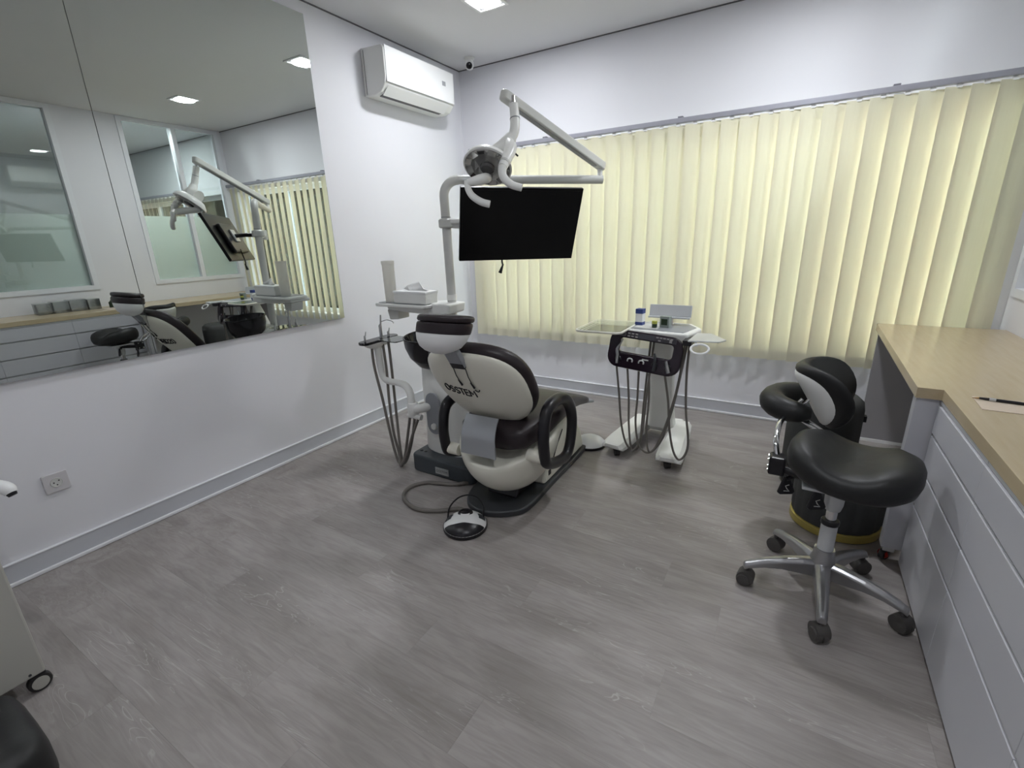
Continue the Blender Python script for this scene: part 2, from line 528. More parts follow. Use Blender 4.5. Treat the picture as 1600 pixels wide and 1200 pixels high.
for nm, x0, x1 in (('window_portal', WX0, WX1), ('window_portal', A0, A1)):
    pd_ = bpy.data.lights.new(nm, 'AREA'); pd_.shape = 'RECTANGLE'; pd_.size = x1-x0; pd_.size_y = WZ1-WZ0
    pd_.cycles.is_portal = True
    po_ = bpy.data.objects.new(nm, pd_); C.objects.link(po_)
    po_.location = ((x0+x1)/2, WT+0.01, (WZ0+WZ1)/2); po_.rotation_euler = (-PI/2, 0, 0)

# baseboards: grey field with white bead above and white strip below
def baseboard2(name, fn):
    o = struct(name, fn(0, 0.014, 0, 0.094), BASEB, smooth=False)
    obj('top_bead', fn(0, 0.017, 0.094, 0.102), BASEL, o, smooth=False, bevel=0.003)
    obj('bottom_bead', fn(0.014, 0.026, 0, 0.019), BASEL, o, smooth=False, bevel=0.005)
baseboard2('baseboard_left', lambda a, b, z0, z1: B(a, b, RY, 0, z0, z1))
baseboard2('baseboard_back', lambda a, b, z0, z1: B(0.025, RX, -b, -a, z0, z1))
# shadow gap trims under the ceiling
struct('trim_1', B(0.0, 0.008, RY, 0, H-0.006, H), GAPM, smooth=False)
struct('trim_2', B(0.008, RX, -0.008, 0, H-0.006, H), GAPM, smooth=False)
struct('trim_3', B(RX+0.12, AX, -0.008, 0, H-0.006, H), GAPM, smooth=False)

# building outside the neighbouring window (orange brick), real bricks too far to tell apart
ob = thing('brick_building', 'orange brick building seen through the window of the neighbouring room', 'building', (5.6, 5.5, 0))
obj('wall', B(-1.4, 3.5, 0, 3, -2, 2.6), BRICKM, ob, smooth=False)
obj('roof', PR([(-1.6, 2.6), (3.7, 2.6), (3.7, 2.9), (1.0, 3.6), (-1.6, 2.9)], -0.1, 3.1, Matrix(((1,0,0,0),(0,0,1,0),(0,1,0,0),(0,0,0,1)))), mat('roof_tile', (0.4, 0.14, 0.07), 0.8, var=0.2), ob, smooth=False)

# ------------------------------------------------------------------ vertical blinds
def blind(name, label, x0, x1, n, ang, y, z0, z1, rail, group=None, sw=0.127):
    t = thing(name, label, 'blind', ((x0+x1)/2, y, 0), 0, group)
    cx = (x0+x1)/2
    obj('headrail', PR(rrect(-0.018, 0.018, z1+0.012, z1+0.045, 0.005, 2), rail[0]-cx, rail[1]-cx,
        Matrix(((0,0,1,0),(1,0,0,0),(0,1,0,0),(0,0,0,1)))), mat('rail_grey', (0.36, 0.36, 0.41), 0.35, metal=0.3, var=0.03), t, smooth=False)
    pitch = (x1-x0)/n
    nseg = 6
    def slat_bm():
        bm = bmesh.new()
        cols = []
        for i in range(nseg+1):
            u = -sw/2 + sw*i/nseg
            b = 0.001*(1-(2*u/sw)**2)
            cols.append((u, b))
        th = 0.0008
        loop = [(u, b) for u, b in cols] + [(u, b+th) for u, b in reversed(cols)]
        prism(bm, loop, z0, z1)
        return bm
    me = None
    for i in range(n):
        xx = x0 + pitch*(i+0.5) - cx
        if me is None:
            o = obj('slat', slat_bm(), BLIND, t, smooth=False); me = o.data
        else:
            o = bpy.data.objects.new('slat', me); C.objects.link(o); o.parent = t
        o.location = (xx + random.uniform(-0.002, 0.002), 0, 0)
        o.rotation_euler = (0, 0, math.radians(ang + random.uniform(-0.5, 0.5)))
    # stiff weight pockets at the foot of every slat, carriers at the head
    slats = [c for c in t.children if c.name.startswith('slat')]
    wm = None
    for o in slats:
        if wm is None:
            wt = obj('bottom_weight', B(-sw/2+0.002, sw/2-0.002, 0.002, 0.0045, z0+0.002, z0+0.062), HEM, o, smooth=False); wm = wt.data
        else:
            wt = bpy.data.objects.new('bottom_weight', wm); C.objects.link(wt); wt.parent = o
    hk = None
    for i in range(n):
        xx = x0 + pitch*(i+0.5) - cx
        if hk is None:
            o = obj('carrier', B(-0.012, 0.012, -0.006, 0.006, z1-0.006, z1+0.012), BRIGHTP, t, smooth=False); hk = o.data
        else:
            o = bpy.data.objects.new('carrier', hk); C.objects.link(o); o.parent = t
        o.location = (xx, 0.002, 0)
    return t
BY = -0.068
t1 = blind('vertical_blind', 'long cream vertical blind behind the dental chair and instrument cart', 0.125, 2.922, 25, 17, BY, 0.47, 2.035, (0.115, 2.9195))
t2 = blind('vertical_blind', 'short cream vertical blind above the wooden worktop', 2.922, 3.675, 7, 19, BY, 0.47, 2.035, (2.920, 3.685))
for (t_, xs) in ((t1, (0.84, 1.87)), (t2, (3.03,))):
    for x in xs:
        obj('bracket', B(x-0.016, x+0.016, 0.0, -BY, 2.078, 2.092), mat('bracket_grey', (0.2, 0.2, 0.23), 0.4, metal=0.5), t_, smooth=False, loc=(-t_.location.x, 0, 0))
t3 = blind('vertical_blind', 'cream vertical blind in the neighbouring room behind glass', 4.75, 6.85, 18, 25, BY, 0.47, 2.035, (4.74, 6.86))
# hanging cord weight at the wall
ch = thing('blind_chain', 'thin white bead chain loop at the end of the long blind', 'chain', (0.105, -0.05, 0))
obj('cord', TU([(0, 0, 2.02), (0.0, 0, 1.05), (0.004, 0, 0.92), (0.012, 0, 1.05), (0.012, 0, 2.02)], 0.0018, 6), BRIGHTP, ch)
obj('weight', LA([(0.001, 0.89), (0.008, 0.90), (0.008, 0.95), (0.001, 0.96)], (0.006, 0, 0), n=10), SILVER, ch)

# ------------------------------------------------------------------ mirror
for y0, y1, lb in ((-2.6965, -1.538, 'frameless wall mirror panel reflecting the monitor and the cream blinds'),
                   (-3.86, -2.699, 'frameless wall mirror panel reflecting the white drawer fronts and darker glass')):
    mo = thing('wall_mirror', lb, 'mirror', (0, (y0+y1)/2, 0.847), 0, 'wall mirror panels')
    hw = (y1-y0)/2
    obj('backing', B(0.001, 0.014, -hw+0.002, hw-0.002, 0.002, 1.773), mat('mirror_backing', (0.5, 0.5, 0.52), 0.6), mo, smooth=False)
    obj('mirror_glass', B(0.014, 0.019, -hw, hw, 0, 1.775), MIRROR, mo, smooth=False)

# ------------------------------------------------------------------ ceiling downlights
def downlight(x, y, label, watts=None):
    t = thing('downlight', label, 'ceiling light', (x, y, H), 0, 'recessed square downlights')
    fr = bmesh.new(); a, b = 0.105, 0.088
    for bx in ((-a, a, -a, -b), (-a, a, b, a), (-a, -b, -b, b), (b, a, -b, b)): box(fr, *bx, -0.010, -0.001)
    obj('frame', fr, BRIGHTP, t, smooth=False)
    e = mat('lamp_lens', (1, 1, 1), 0.5, emit=(0.93, 0.96, 1.0), estr=30)
    obj('lens', LA([(0.084, -0.006), (0.084, -0.001)], n=24), e, t, smooth=False)
    ld = bpy.data.lights.new('downlight_lamp', 'AREA'); ld.shape = 'DISK'; ld.size = 0.17; ld.energy = watts or DOWNLIGHT_W; ld.color = (0.93, 0.96, 1.0)
    lo = bpy.data.objects.new('downlight_lamp', ld); C.objects.link(lo); lo.parent = t; lo.location = (0, 0, -0.014)
    return t
downlight(0.87, -0.90, 'lit square downlight in the ceiling nearer the mirror wall')
downlight(2.60, -0.94, 'lit square downlight in the ceiling above the cart and stool')

downlight(2.60, -3.25, 'added unseen fill light in the ceiling above the drawer cabinets', 10)  # added fill behind the camera, stands in for unknown ambient light
downlight(0.95, -3.25, 'added unseen dim fill light in the ceiling above the beige cabinet', 4.5)  # weaker added fill for the near left side, no lamp known here
downlight(4.45, -1.0, 'added fill light for the frosted film in the neighbouring room behind the glass', 75)  # lamp added to brighten the frosted film from behind

# ------------------------------------------------------------------ CCTV camera
t = thing('security_camera', 'small white dome security camera on the ceiling corner', 'camera', (0.255, -0.205, H))
obj('mount', LA([(0.040, -0.001), (0.040, -0.012), (0.030, -0.020)], n=24), WHITEP, t)
obj('body', LA([(0.026, -0.018), (0.033, -0.035), (0.034, -0.055), (0.026, -0.078), (0.004, -0.088)], n=24), BRIGHTP, t)
obj('lens', LA([(0.024, 0), (0.024, 0.014), (0.015, 0.02), (0.002, 0.021)], (0.010, -0.018, -0.058), (0.45, -0.8, -0.4), 20), BLACKG, t)

# ------------------------------------------------------------------ air conditioner
t = thing('air_conditioner', 'white split air conditioner mounted high on the mirror wall', 'air conditioner', (0.001, -0.735, 2.285))
prof = [(0.0, 0.0), (0.10, -0.003), (0.155, 0.010), (0.195, 0.055), (0.205, 0.10), (0.205, 0.255), (0.19, 0.275), (0.0, 0.285)]
MY = Matrix(((1,0,0,0),(0,0,1,0),(0,1,0,0),(0,0,0,1)))
obj('body', PR(prof, -0.37, 0.37, MY), WHITEP, t, smooth=False, bevel=0.006)
obj('front_panel', PR([(0.199, 0.062), (0.211, 0.062), (0.211, 0.272), (0.199, 0.275)], -0.362, 0.362, MY), BRIGHTP, t, smooth=False, bevel=0.004)
obj('louver', PR([(0.140, 0.0), (0.200, 0.052), (0.203, 0.056), (0.143, 0.007)], -0.345, 0.30, Matrix.Translation((0.004, 0, -0.006)) @ MY), BRIGHTP, t, smooth=False)
obj('air_slot', PR([(0.105, -0.006), (0.137, -0.001), (0.137, 0.01), (0.105, 0.004)], -0.335, 0.285, MY), GAPM, t, smooth=False)
obj('seam', B(0.024, 0.028, -0.3715, -0.3705, 0.01, 0.27), GAPM, t, smooth=False)
obj('display', B(0.211, 0.2118, 0.22, 0.26, 0.165, 0.195), mat('display_print', (0.35, 0.35, 0.37), 0.4), t, smooth=False)

# ------------------------------------------------------------------ socket
t = thing('wall_socket', 'white round-pin power socket low on the left wall', 'socket', (0.0, -3.187, 0.378))
obj('plate', PR(rrect(-0.043, 0.043, -0.043, 0.043, 0.006, 3), 0.0005, 0.011, Matrix(((0,0,1,0),(1,0,0,0),(0,1,0,0),(0,0,0,1)))), SOCKET, t, smooth=False, bevel=0.003)
obj('cup', LA([(0.021, 0.009), (0.021, 0.0135), (0.0185, 0.0135), (0.0185, 0.0115), (0.001, 0.0113)], (0, 0, 0), (1, 0, 0), 24), LABELW, t)
for yy, zz in ((-0.009, 0.0), (0.009, 0.006), (0.0, -0.012)):
    obj('pin_hole', LA([(0.0028, 0.0112), (0.0028, 0.0122)], (0, yy, zz), (1, 0, 0), 12), PRINTD, t)

# ------------------------------------------------------------------ drawer cabinets and desk
WZ = 0.768
DF = 3.195
drz = [(0.600, 0.708), (0.452, 0.588), (0.305, 0.440), (0.022, 0.293)]
cab_y = [(-2.082, -1.545, 'white four drawer base cabinet beside the stool, next to the end panel'),
         (-2.628, -2.082, 'white four drawer base cabinet under the paper, second along the worktop from the end panel'),
         (-3.172, -2.628, 'white four drawer base cabinet, third along the worktop from the end panel'),
         (-3.716, -3.172, 'white four drawer base cabinet, fourth along the worktop from the end panel'),
         (-4.260, -3.716, 'white four drawer base cabinet, last along the worktop from the end panel')]
for ya, yb, lb in cab_y:
    t = thing('drawer_cabinet', lb, 'cabinet', (DF, (ya+yb)/2, 0), 0, 'drawer cabinets under the wooden worktop')
    hw = (yb-ya)/2
    obj('body', B(0.020, RX-DF-0.002, -hw+0.0005, hw-0.0005, 0.018, 0.726), DRAWER, t, smooth=False)
    obj('plinth', B(0.045, 0.3, -hw+0.002, hw-0.002, 0.0, 0.018), BLACKP, t, smooth=False)
    for z0, z1 in drz:
        obj('drawer', B(0, 0.0195, -hw+0.0007, hw-0.0007, z0, z1), DRAWER, t, smooth=False, bevel=0.0015)
    for z in (0.588, 0.440, 0.293):
        obj('grip_profile', PR([(0.004, z+0.0015), (0.0195, z+0.0015), (0.0195, z+0.0105), (0.016, z+0.0105), (0.014, z+0.004), (0.004, z+0.004)], -hw+0.0012, hw-0.0012, MY), SILVER, t, smooth=False)
    obj('top_rail', B(0.006, 0.0195, -hw+0.0012, hw-0.0012, 0.712, 0.725), SILVER, t, smooth=False)

t = thing('corner_desk', 'pale wood worktop with white end panel on casters along the glass wall', 'desk', (0, 0, 0))
LX, NX = 3.125, 3.185
out = [(NX, -4.26), (RX-0.001, -4.26), (RX-0.001, -0.105), (3.150, -0.105), (LX, -1.545), (NX+0.015, -1.545)]
obj('worktop', PR(out, 0.727, WZ), WOODTOP, t, smooth=False, bevel=0.0015)
obj('end_panel', B(3.131, 3.200, -1.532, -1.482, 0.068, 0.7265), DRAWER, t, smooth=False, bevel=0.002)
obj('back_panel', B(3.165, RX-0.003, -0.134, -0.112, 0.02, 0.7265), PANELG, t, smooth=False)
obj('panel_foot', B(3.165, RX-0.003, -0.138, -0.112, 0.0, 0.02), BRIGHTP, t, smooth=False)
cs = obj('caster', LA([(0.005, -0.011), (0.024, -0.010), (0.024, 0.010), (0.005, 0.011)], (3.152, -1.51, 0.026), (0.8, -0.6, 0), 20), RUBBER, t)
obj('hub', LA([(0.017, 0.0), (0.017, 0.0125), (0.019, 0.0125), (0.019, 0.0)], (3.152, -1.51, 0.026), (-0.8, -0.6, 0), 20), REDP, cs)
obj('caster_fork', B(3.140, 3.180, -1.527, -1.495, 0.048, 0.068), SILVER, t, smooth=False, bevel=0.003)

# clear plastic boxes on the worktop near the glass wall
for i, (yy, w, h, lb) in enumerate(((-2.16, 0.10, 0.10, 'clear plastic container on the worktop, farthest from the pillar in its row'),
                                (-2.03, 0.12, 0.105, 'clear grey plastic container on the worktop, second from the far end of its row'),
                                (-1.90, 0.13, 0.11, 'clear plastic container on the worktop, second from the pillar in its row'),
                                (-1.77, 0.10, 0.10, 'clear plastic container on the worktop next to the pillar and dark bottle'))):
    t = thing('plastic_container', lb, 'container', (3.58, yy, WZ), 0, 'clear containers on the worktop')
    bm = bmesh.new(); a, b = 0.06, w/2
    box(bm, -a, a, -b, b, 0, 0.003); box(bm, -a, -a+0.003, -b, b, 0.003, h); box(bm, a-0.003, a, -b, b, 0.003, h)
    box(bm, -a+0.003, a-0.003, -b, -b+0.003, 0.003, h); box(bm, -a+0.003, a-0.003, b-0.003, b, 0.003, h)
    obj('tub', bm, CLEARP, t, smooth=False)
    obj('lid', B(-a-0.002, a+0.002, -b-0.002, b+0.002, h, h+0.006), CLEARP, t, smooth=False)
t = thing('small_bottle', 'small dark pump bottle on the worktop beside the clear containers', 'bottle', (3.50, -1.63, WZ))
obj('bottle_body', LA([(0.028, 0), (0.030, 0.01), (0.030, 0.055), (0.012, 0.07), (0.010, 0.08)], n=20), GREENL, t)
obj('pump', TU([(0, 0, 0.08), (0, 0, 0.10), (-0.03, 0, 0.102)], 0.006, 8), BLACKP, t)

t = obj('paper_sheet', PR([(3.262, -1.60), (3.255, -1.745), (3.47, -1.755), (3.475, -1.60)], WZ+0.0002, WZ+0.0022), PAPER, smooth=False)
tag(t, 'small cream paper sheet lying on the wooden worktop', 'paper')
t = thing('pen', 'dark slim pen lying on the cream paper sheet', 'pen', (3.30, -1.640, WZ+0.0075))
obj('barrel', TU([(-0.028, 0.006, 0), (0.00, 0.002, 0), (0.11, -0.012, 0)], [0.0035, 0.005, 0.005], 10), BLACKP, t)
obj('tip', TU([(-0.045, 0.008, -0.002), (-0.028, 0.006, 0)], [0.001, 0.0035], 8), mat('brass', (0.35, 0.22, 0.09), 0.3, metal=0.9), t)
obj('grip_ring', TU([(-0.004, 0.0027, 0), (0.012, 0.0007, 0)], 0.0056, 10), SILVER, t)

# ------------------------------------------------------------------ dental chair
ch = thing('dental_chair', 'cream dental chair with dark upholstery seen from behind, headrest raised', 'dental chair', (1.48, -1.70, 0), math.radians(1))
obj('base_plate', PR([(p.x, p.y) for p in catmull([(-0.20, -0.10, 0), (-0.165, -0.26, 0), (-0.09, -0.335, 0), (0.02, -0.345, 0), (0.125, -0.285, 0), (0.178, -0.19, 0), (0.178, 0.10, 0), (0.178, 0.54, 0), (0.155, 0.66, 0), (0.06, 0.72, 0), (-0.10, 0.72, 0), (-0.2, 0.6, 0), (-0.2, 0.2, 0)], 5, True)], 0.0, 0.034), DARKG, ch, smooth=True, angle=30, bevel=0.007)
hb = obj('lift_housing', PR([(0.015, 0.0345), (0.05, 0.15), (0.16, 0.30), (0.30, 0.34), (0.44, 0.29), (0.55, 0.16), (0.595, 0.0345)], -0.13, 0.163, Matrix(((0,0,1,0),(1,0,0,0),(0,1,0,0),(0,0,0,1)))), CREAM, ch, smooth=False, bevel=0.02, bseg=3)
obj('slot', TU([(0.1635, 0.245, 0.283), (0.1635, 0.17, 0.215), (0.1635, 0.115, 0.145)], 0.004, 8, flat=1.0), PRINTD, hb)
obj('limit_switch', B(0.1625, 0.1655, 0.060, 0.088, 0.075, 0.105), PRINTD, hb, smooth=False)
bm = bmesh.new()
for k in range(3): box(bm, 0.1632, 0.1642, 0.28+0.016*k, 0.29+0.016*k, 0.058, 0.076)
obj('model_mark', bm, PRINTD, hb, smooth=False)
obj('lift_arm', PR([(-0.18, 0.0345), (0.10, 0.0345), (0.22, 0.30), (-0.05, 0.30)], -0.09, 0.09, Matrix(((0,0,1,0),(1,0,0,0),(0,1,0,0),(0,0,0,1)))), BLACKP, ch, smooth=False, bevel=0.01)

# bowl shaped seat shell
def bowl():
    bm = bmesh.new(); n = 40
    cx, cy = 0.012, -0.085
    rings = []
    def rim(a):
        return 0.355 + 0.07*math.sin(a) + 0.03*math.cos(a)**2
    for k in range(1, 11):
        q = k/10*PI/2
        s, c = math.sin(q), math.cos(q)
        r = []
        for i in range(n):
            a = 2*PI*i/n
            zz = rim(a) - (rim(a)-0.062)*c**1.15
            r.append(Vector((cx+0.258*s**0.9*math.cos(a), cy+0.02*(1-s)+0.290*s**0.9*math.sin(a), zz)))
        rings.append(r)
    # lip turned inwards
    last = rings[-1]
    rings.append([Vector((cx+(p.x-cx)*0.985, cy+(p.y-cy)*0.985, p.z+0.010)) for p in last])
    rings.append([Vector((cx+(p.x-cx)*0.93, cy+(p.y-cy)*0.93, p.z+0.014)) for p in last])
    rings.append([Vector((cx+(p.x-cx)*0.70, cy+(p.y-cy)*0.70, p.z+0.012)) for p in last])
    return loft(bm, rings)
obj('seat_shell', bowl(), CREAM, ch, angle=60)

def section_loft(secs, n=28, e=0.55, xo=0.0):
    """secs: (f, zc, halfw, halfh)"""
    rings = []
    for f, zc, hw, hh in secs:
        r = []
        for i in range(n):
            a = 2*PI*i/n
            c, s = math.cos(a), math.sin(a)
            r.append(Vector((xo*max(0, 1-abs(f+0.2)/0.6)+hw*math.copysign(abs(c)**e, c), f, zc+hh*math.copysign(abs(s)**e, s))))
        rings.append(r)
    return loft(bmesh.new(), rings)
seat_s = [(-0.315, 0.428, 0.08, 0.02), (-0.31, 0.428, 0.15, 0.05), (-0.27, 0.434, 0.19, 0.064), (-0.12, 0.448, 0.225, 0.07), (0.08, 0.458, 0.235, 0.066),
          (0.22, 0.448, 0.225, 0.06)]
obj('seat_cushion', section_loft(seat_s + [(0.34, 0.425, 0.21, 0.052), (0.50, 0.375, 0.18, 0.042), (0.63, 0.335, 0.165, 0.034), (0.69, 0.318, 0.155, 0.028), (0.705, 0.313, 0.12, 0.012)], xo=0.035), LEATHD, ch, angle=70)
obj('footrest', section_loft([(0.69, 0.300, 0.11, 0.010), (0.70, 0.298, 0.135, 0.018), (0.86, 0.250, 0.13, 0.015), (0.885, 0.242, 0.11, 0.010)], 20), MIDG, ch, angle=60)

# backrest
TV = Vector((0, -0.5645, 0.8255)); NB = Vector((0, -0.8255, -0.5645)); PB = Vector((0, -0.246, 0.474))
BA, BBh, BS, BX = 0.262, 0.250, 0.210, -0.010
def back_pt(x, s, off):
    fwd = 0.052*(x/BA)**2 + 0.025*((s-BS)/BBh)**2
    return PB + TV*s + Vector((x+BX, 0, 0)) - NB*fwd + NB*off
def back_rings(offs, n=48, e=0.80):
    rings = []
    for rho, off in offs:
        r = []
        for i in range(n):
            a = 2*PI*i/n
            c, s = math.cos(a), math.sin(a)
            ax = BA*(1.0 + 0.05*s)
            x = ax*rho*math.copysign(abs(c)**e, c); ss = BS + BBh*rho*math.copysign(abs(s)**e, s)
            r.append(back_pt(x, ss, off))
        rings.append(r)
    return rings
obj('back_shell', loft(bmesh.new(), back_rings([(0.02, 0), (0.2, 0), (0.4, 0), (0.6, 0), (0.75, 0), (0.87, -0.001), (0.95, -0.006), (0.985, -0.014), (0.99, -0.024), (0.95, -0.028), (0.5, -0.03), (0.02, -0.03)])), CREAM, ch, angle=70)
obj('back_cushion', loft(bmesh.new(), back_rings([(0.02, -0.031), (0.5, -0.031), (0.93, -0.0285), (1.0, -0.028), (1.03, -0.038), (1.04, -0.055), (1.03, -0.074), (0.99, -0.088), (0.85, -0.096), (0.5, -0.099), (0.02, -0.099)])), LEATHD, ch, angle=70)
# OSSTEM lettering drawn as raised strokes that follow the shell
GLY = {'O': [[(0.35+0.35*math.cos(2*PI*k/16), 0.5+0.5*math.sin(2*PI*k/16)) for k in range(17)]],
       'S': [[(0.58, 0.86), (0.45, 0.98), (0.25, 1.0), (0.08, 0.88), (0.06, 0.70), (0.18, 0.58), (0.42, 0.48), (0.58, 0.36), (0.60, 0.18), (0.46, 0.03), (0.24, 0.0), (0.05, 0.10)]],
       'T': [[(0.0, 1.0), (0.62, 1.0)], [(0.31, 1.0), (0.31, 0.0)]],
       'E': [[(0.55, 1.0), (0.05, 1.0), (0.05, 0.0), (0.55, 0.0)], [(0.05, 0.52), (0.48, 0.52)]],
       'M': [[(0.0, 0.0), (0.06, 1.0), (0.40, 0.35), (0.74, 1.0), (0.80, 0.0)]]}
bm = bmesh.new()
cx_ = -0.165
for ch_, adv in zip('OSSTEM', (0.86, 0.76, 0.74, 0.72, 0.72, 0.9)):
    for st_ in GLY[ch_]:
        tube(bm, [back_pt(cx_+0.040*x, 0.210+0.044*y_, 0.0012) for x, y_ in st_], 0.0034, 6)
    cx_ += 0.040*adv
lt = obj('lettering', bm, PRINTD, ch, smooth=False)
lt['label'] = 'black OSSTEM lettering'
obj('logo_arc', TU([back_pt(x, y_, 0.004) for x, y_ in ((0.030, 0.266), (0.035, 0.257), (0.042, 0.254), (0.049, 0.257), (0.054, 0.266))], 0.0024, 6, 3), PRINTD, ch)
# headrest bracket and cords
Mb = frame_M(back_pt(0.0, 0.452, 0.004), (1, 0, 0), TV)
obj('headrest_bracket', B(-0.036, 0.036, -0.045, 0.075, -0.012, 0.016, Mb), MIDG, ch, smooth=False, bevel=0.004)
obj('bracket_slot', B(-0.034, 0.034, -0.052, -0.02, -0.006, 0.0175, Mb), BLACKP, ch, smooth=False, bevel=0.002)
for x, s1 in ((-0.034, 0.312), (0.032, 0.302)):
    obj('release_cord', TU([back_pt(x, 0.41, 0.006), back_pt(x*0.97, 0.355, 0.009), back_pt(x*0.95, s1, 0.006)], 0.0022, 6), PRINTD, ch)
    obj('cord_end', TU([back_pt(x*0.95-0.004, s1+0.012, 0.006), back_pt(x*0.95+0.004, s1-0.022, 0.006)], [0.003, 0.005], 8), PRINTD, ch)
# headrest
def stack(levels, base, axis, hx, hy, n=36, e=0.85):
    ax = Vector(axis).normalized()
    yv = Vector((1, 0, 0)).cross(ax) * -1
    rings = []
    for d, s in levels:
        r = []
        for i in range(n):
            a = 2*PI*i/n; c, q = math.cos(a), math.sin(a)
            r.append(Vector(base) + ax*d + Vector((1, 0, 0))*hx*s*math.copysign(abs(c)**e, c) + yv*hy*s*math.copysign(abs(q)**e, q))
        rings.append(r)
    return loft(bmesh.new(), rings)
HB, HAX = (-0.050, -0.545, 0.888), (0.20, 0.16, 0.97)
obj('headrest_shell', stack([(0.0, 0.25), (0.012, 0.55), (0.03, 0.78), (0.055, 0.92), (0.082, 0.99), (0.088, 0.99)], HB, HAX, 0.120, 0.085), BRIGHTP, ch, angle=60)
obj('headrest_cushion', stack([(0.0885, 0.90), (0.0885, 0.985), (0.095, 1.0), (0.125, 1.015), (0.133, 0.99), (0.135, 0.90)], HB, HAX, 0.122, 0.087), LEATHD, ch, angle=60)
obj('headrest_pad', stack([(0.1352, 0.85), (0.137, 0.98), (0.144, 1.03), (0.156, 1.02), (0.163, 0.96), (0.166, 0.80), (0.164, 0.4), (0.162, 0.1)], HB, HAX, 0.122, 0.087), LEATHD, ch, angle=60)
# hinge cover
def sheet(profile, x0, x1, th, skew=0.0):
    bm = bmesh.new(); rings = []
    m = len(profile)
    for i, (f, z) in enumerate(profile):
        p = Vector((0, f, z))
        a = Vector((0, *profile[max(i-1, 0)])); b = Vector((0, *profile[min(i+1, m-1)]))
        d = (b-a).normalized(); nrm = Vector((0, -d.z, d.y))
        k = skew*i/(m-1)
        rings.append([p+Vector((x0+k*0.2, 0, 0)), p+Vector((x1+k, 0, 0)), p+Vector((x1+k, 0, 0))+nrm*th, p+Vector((x0+k*0.2, 0, 0))+nrm*th])
    return loft(bm, rings)
prof = [(p.y, p.z) for p in catmull([(0, -0.318, 0.535), (0, -0.352, 0.50), (0, -0.377, 0.45), (0, -0.385, 0.40), (0, -0.392, 0.36)], 4)]
obj('hinge_cover', sheet(prof, -0.092, 0.088, 0.006, 0.02), STEELG, ch, smooth=True, angle=30)
# armrests
for s, hx in ((1, 0.297), (-1, -0.285)):
    loop = [(-0.262, 0.375), (-0.268, 0.47), (-0.235, 0.575), (-0.130, 0.600), (-0.01, 0.562), (0.060, 0.465), (0.058, 0.350), (0.005, 0.262), (-0.11, 0.268), (-0.235, 0.315)]
    dz = 0 if s > 0 else -0.06
    obj('armrest', TU([(hx, f, z+dz) for f, z in loop], [0.027, 0.027, 0.028, 0.030, 0.030, 0.028, 0.027, 0.027, 0.028, 0.027], 14, 6, True), BLACKP, ch, angle=80)
    obj('armrest_stub', TU([(s*0.205, -0.245, 0.345+dz), (hx-s*0.012, -0.245, 0.345+dz)], 0.032, 18), CREAM, ch)

# ------------------------------------------------------------------ dental unit column
un = thing('dental_unit', 'white dental unit column with black spittoon, pole and side tray', 'dental unit', (0, 0, 0))
ub = obj('unit_base', PR(rrect(0.80, 1.262, -1.835, -1.36, 0.05), 0, 0.108), SLATE, un, angle=30, bevel=0.012, bseg=3)
obj('badge', B(0.998, 1.095, -1.8395, -1.8345, 0.026, 0.066), mat('badge_silver', (0.48, 0.5, 0.5), 0.35, metal=0.3), ub, smooth=False)
tb = text_bm('OSSTEM', 0.021); bmesh.ops.transform(tb, matrix=frame_M((1.0465, -1.8400, 0.046), (1, 0, 0), (0, 0, 1)), verts=tb.verts)
obj('badge_lettering', tb, PRINTD, ub, smooth=False)
for x in (0.835, 0.868): obj('bolt_cap', LA([(0.010, 0.1075), (0.010, 0.1115), (0.004, 0.112)], (x, -1.765, 0), n=14), BLACKP, ub)
def col_bm():
    rings = []
    for z, rx, ry, cx in ((0.1085, 0.215, 0.15, 1.005), (0.20, 0.208, 0.147, 1.0), (0.40, 0.205, 0.145, 0.995), (0.50, 0.203, 0.142, 0.99), (0.62, 0.188, 0.130, 0.975), (0.70, 0.165, 0.118, 0.97), (0.735, 0.12, 0.09, 0.965)):
        rings.append(ell(cx, -1.60, z, rx, ry, 36, 0.85))
    return loft(bmesh.new(), rings)
obj('column', col_bm(), WHITEP, un, angle=60)
obj('spittoon_bowl', LA([(0.03, 0.575), (0.075, 0.60), (0.120, 0.66), (0.138, 0.72), (0.140, 0.765), (0.133, 0.768), (0.118, 0.72), (0.08, 0.675), (0.02, 0.665)], (0.925, -1.66, 0.055), (0, -0.08, 1), 40), BLACKG, un, angle=60)
obj('spittoon_rim', TU([(0.925+0.139*math.cos(a), -1.72+0.139*math.sin(a), 0.823+0.011*math.sin(a)) for a in [2*PI*i/40 for i in range(40)]], 0.006, 8, 0, True), BLACKG, un)
# side panel (pill)
pill = []
for i in range(13): a = PI*i/12; pill.append((0.054*math.cos(a), 0.075+0.054*math.sin(a)))
for i in range(13): a = PI+PI*i/12; pill.append((0.054*math.cos(a), -0.075+0.054*math.sin(a)))
Mp = frame_M((0.962, -1.764, 0.372), (1, -0.05, 0), (-0.1, 0, 1))
sp = obj('side_panel', PR(pill, 0, 0.012, Mp), MIDG, un, angle=30, bevel=0.003)
obj('valve_knob', LA([(0.020, 0.0), (0.020, 0.012), (0.016, 0.016)], Mp @ Vector((0.004, -0.078, 0.010)), (0, -1, 0), 20), LABELW, sp)
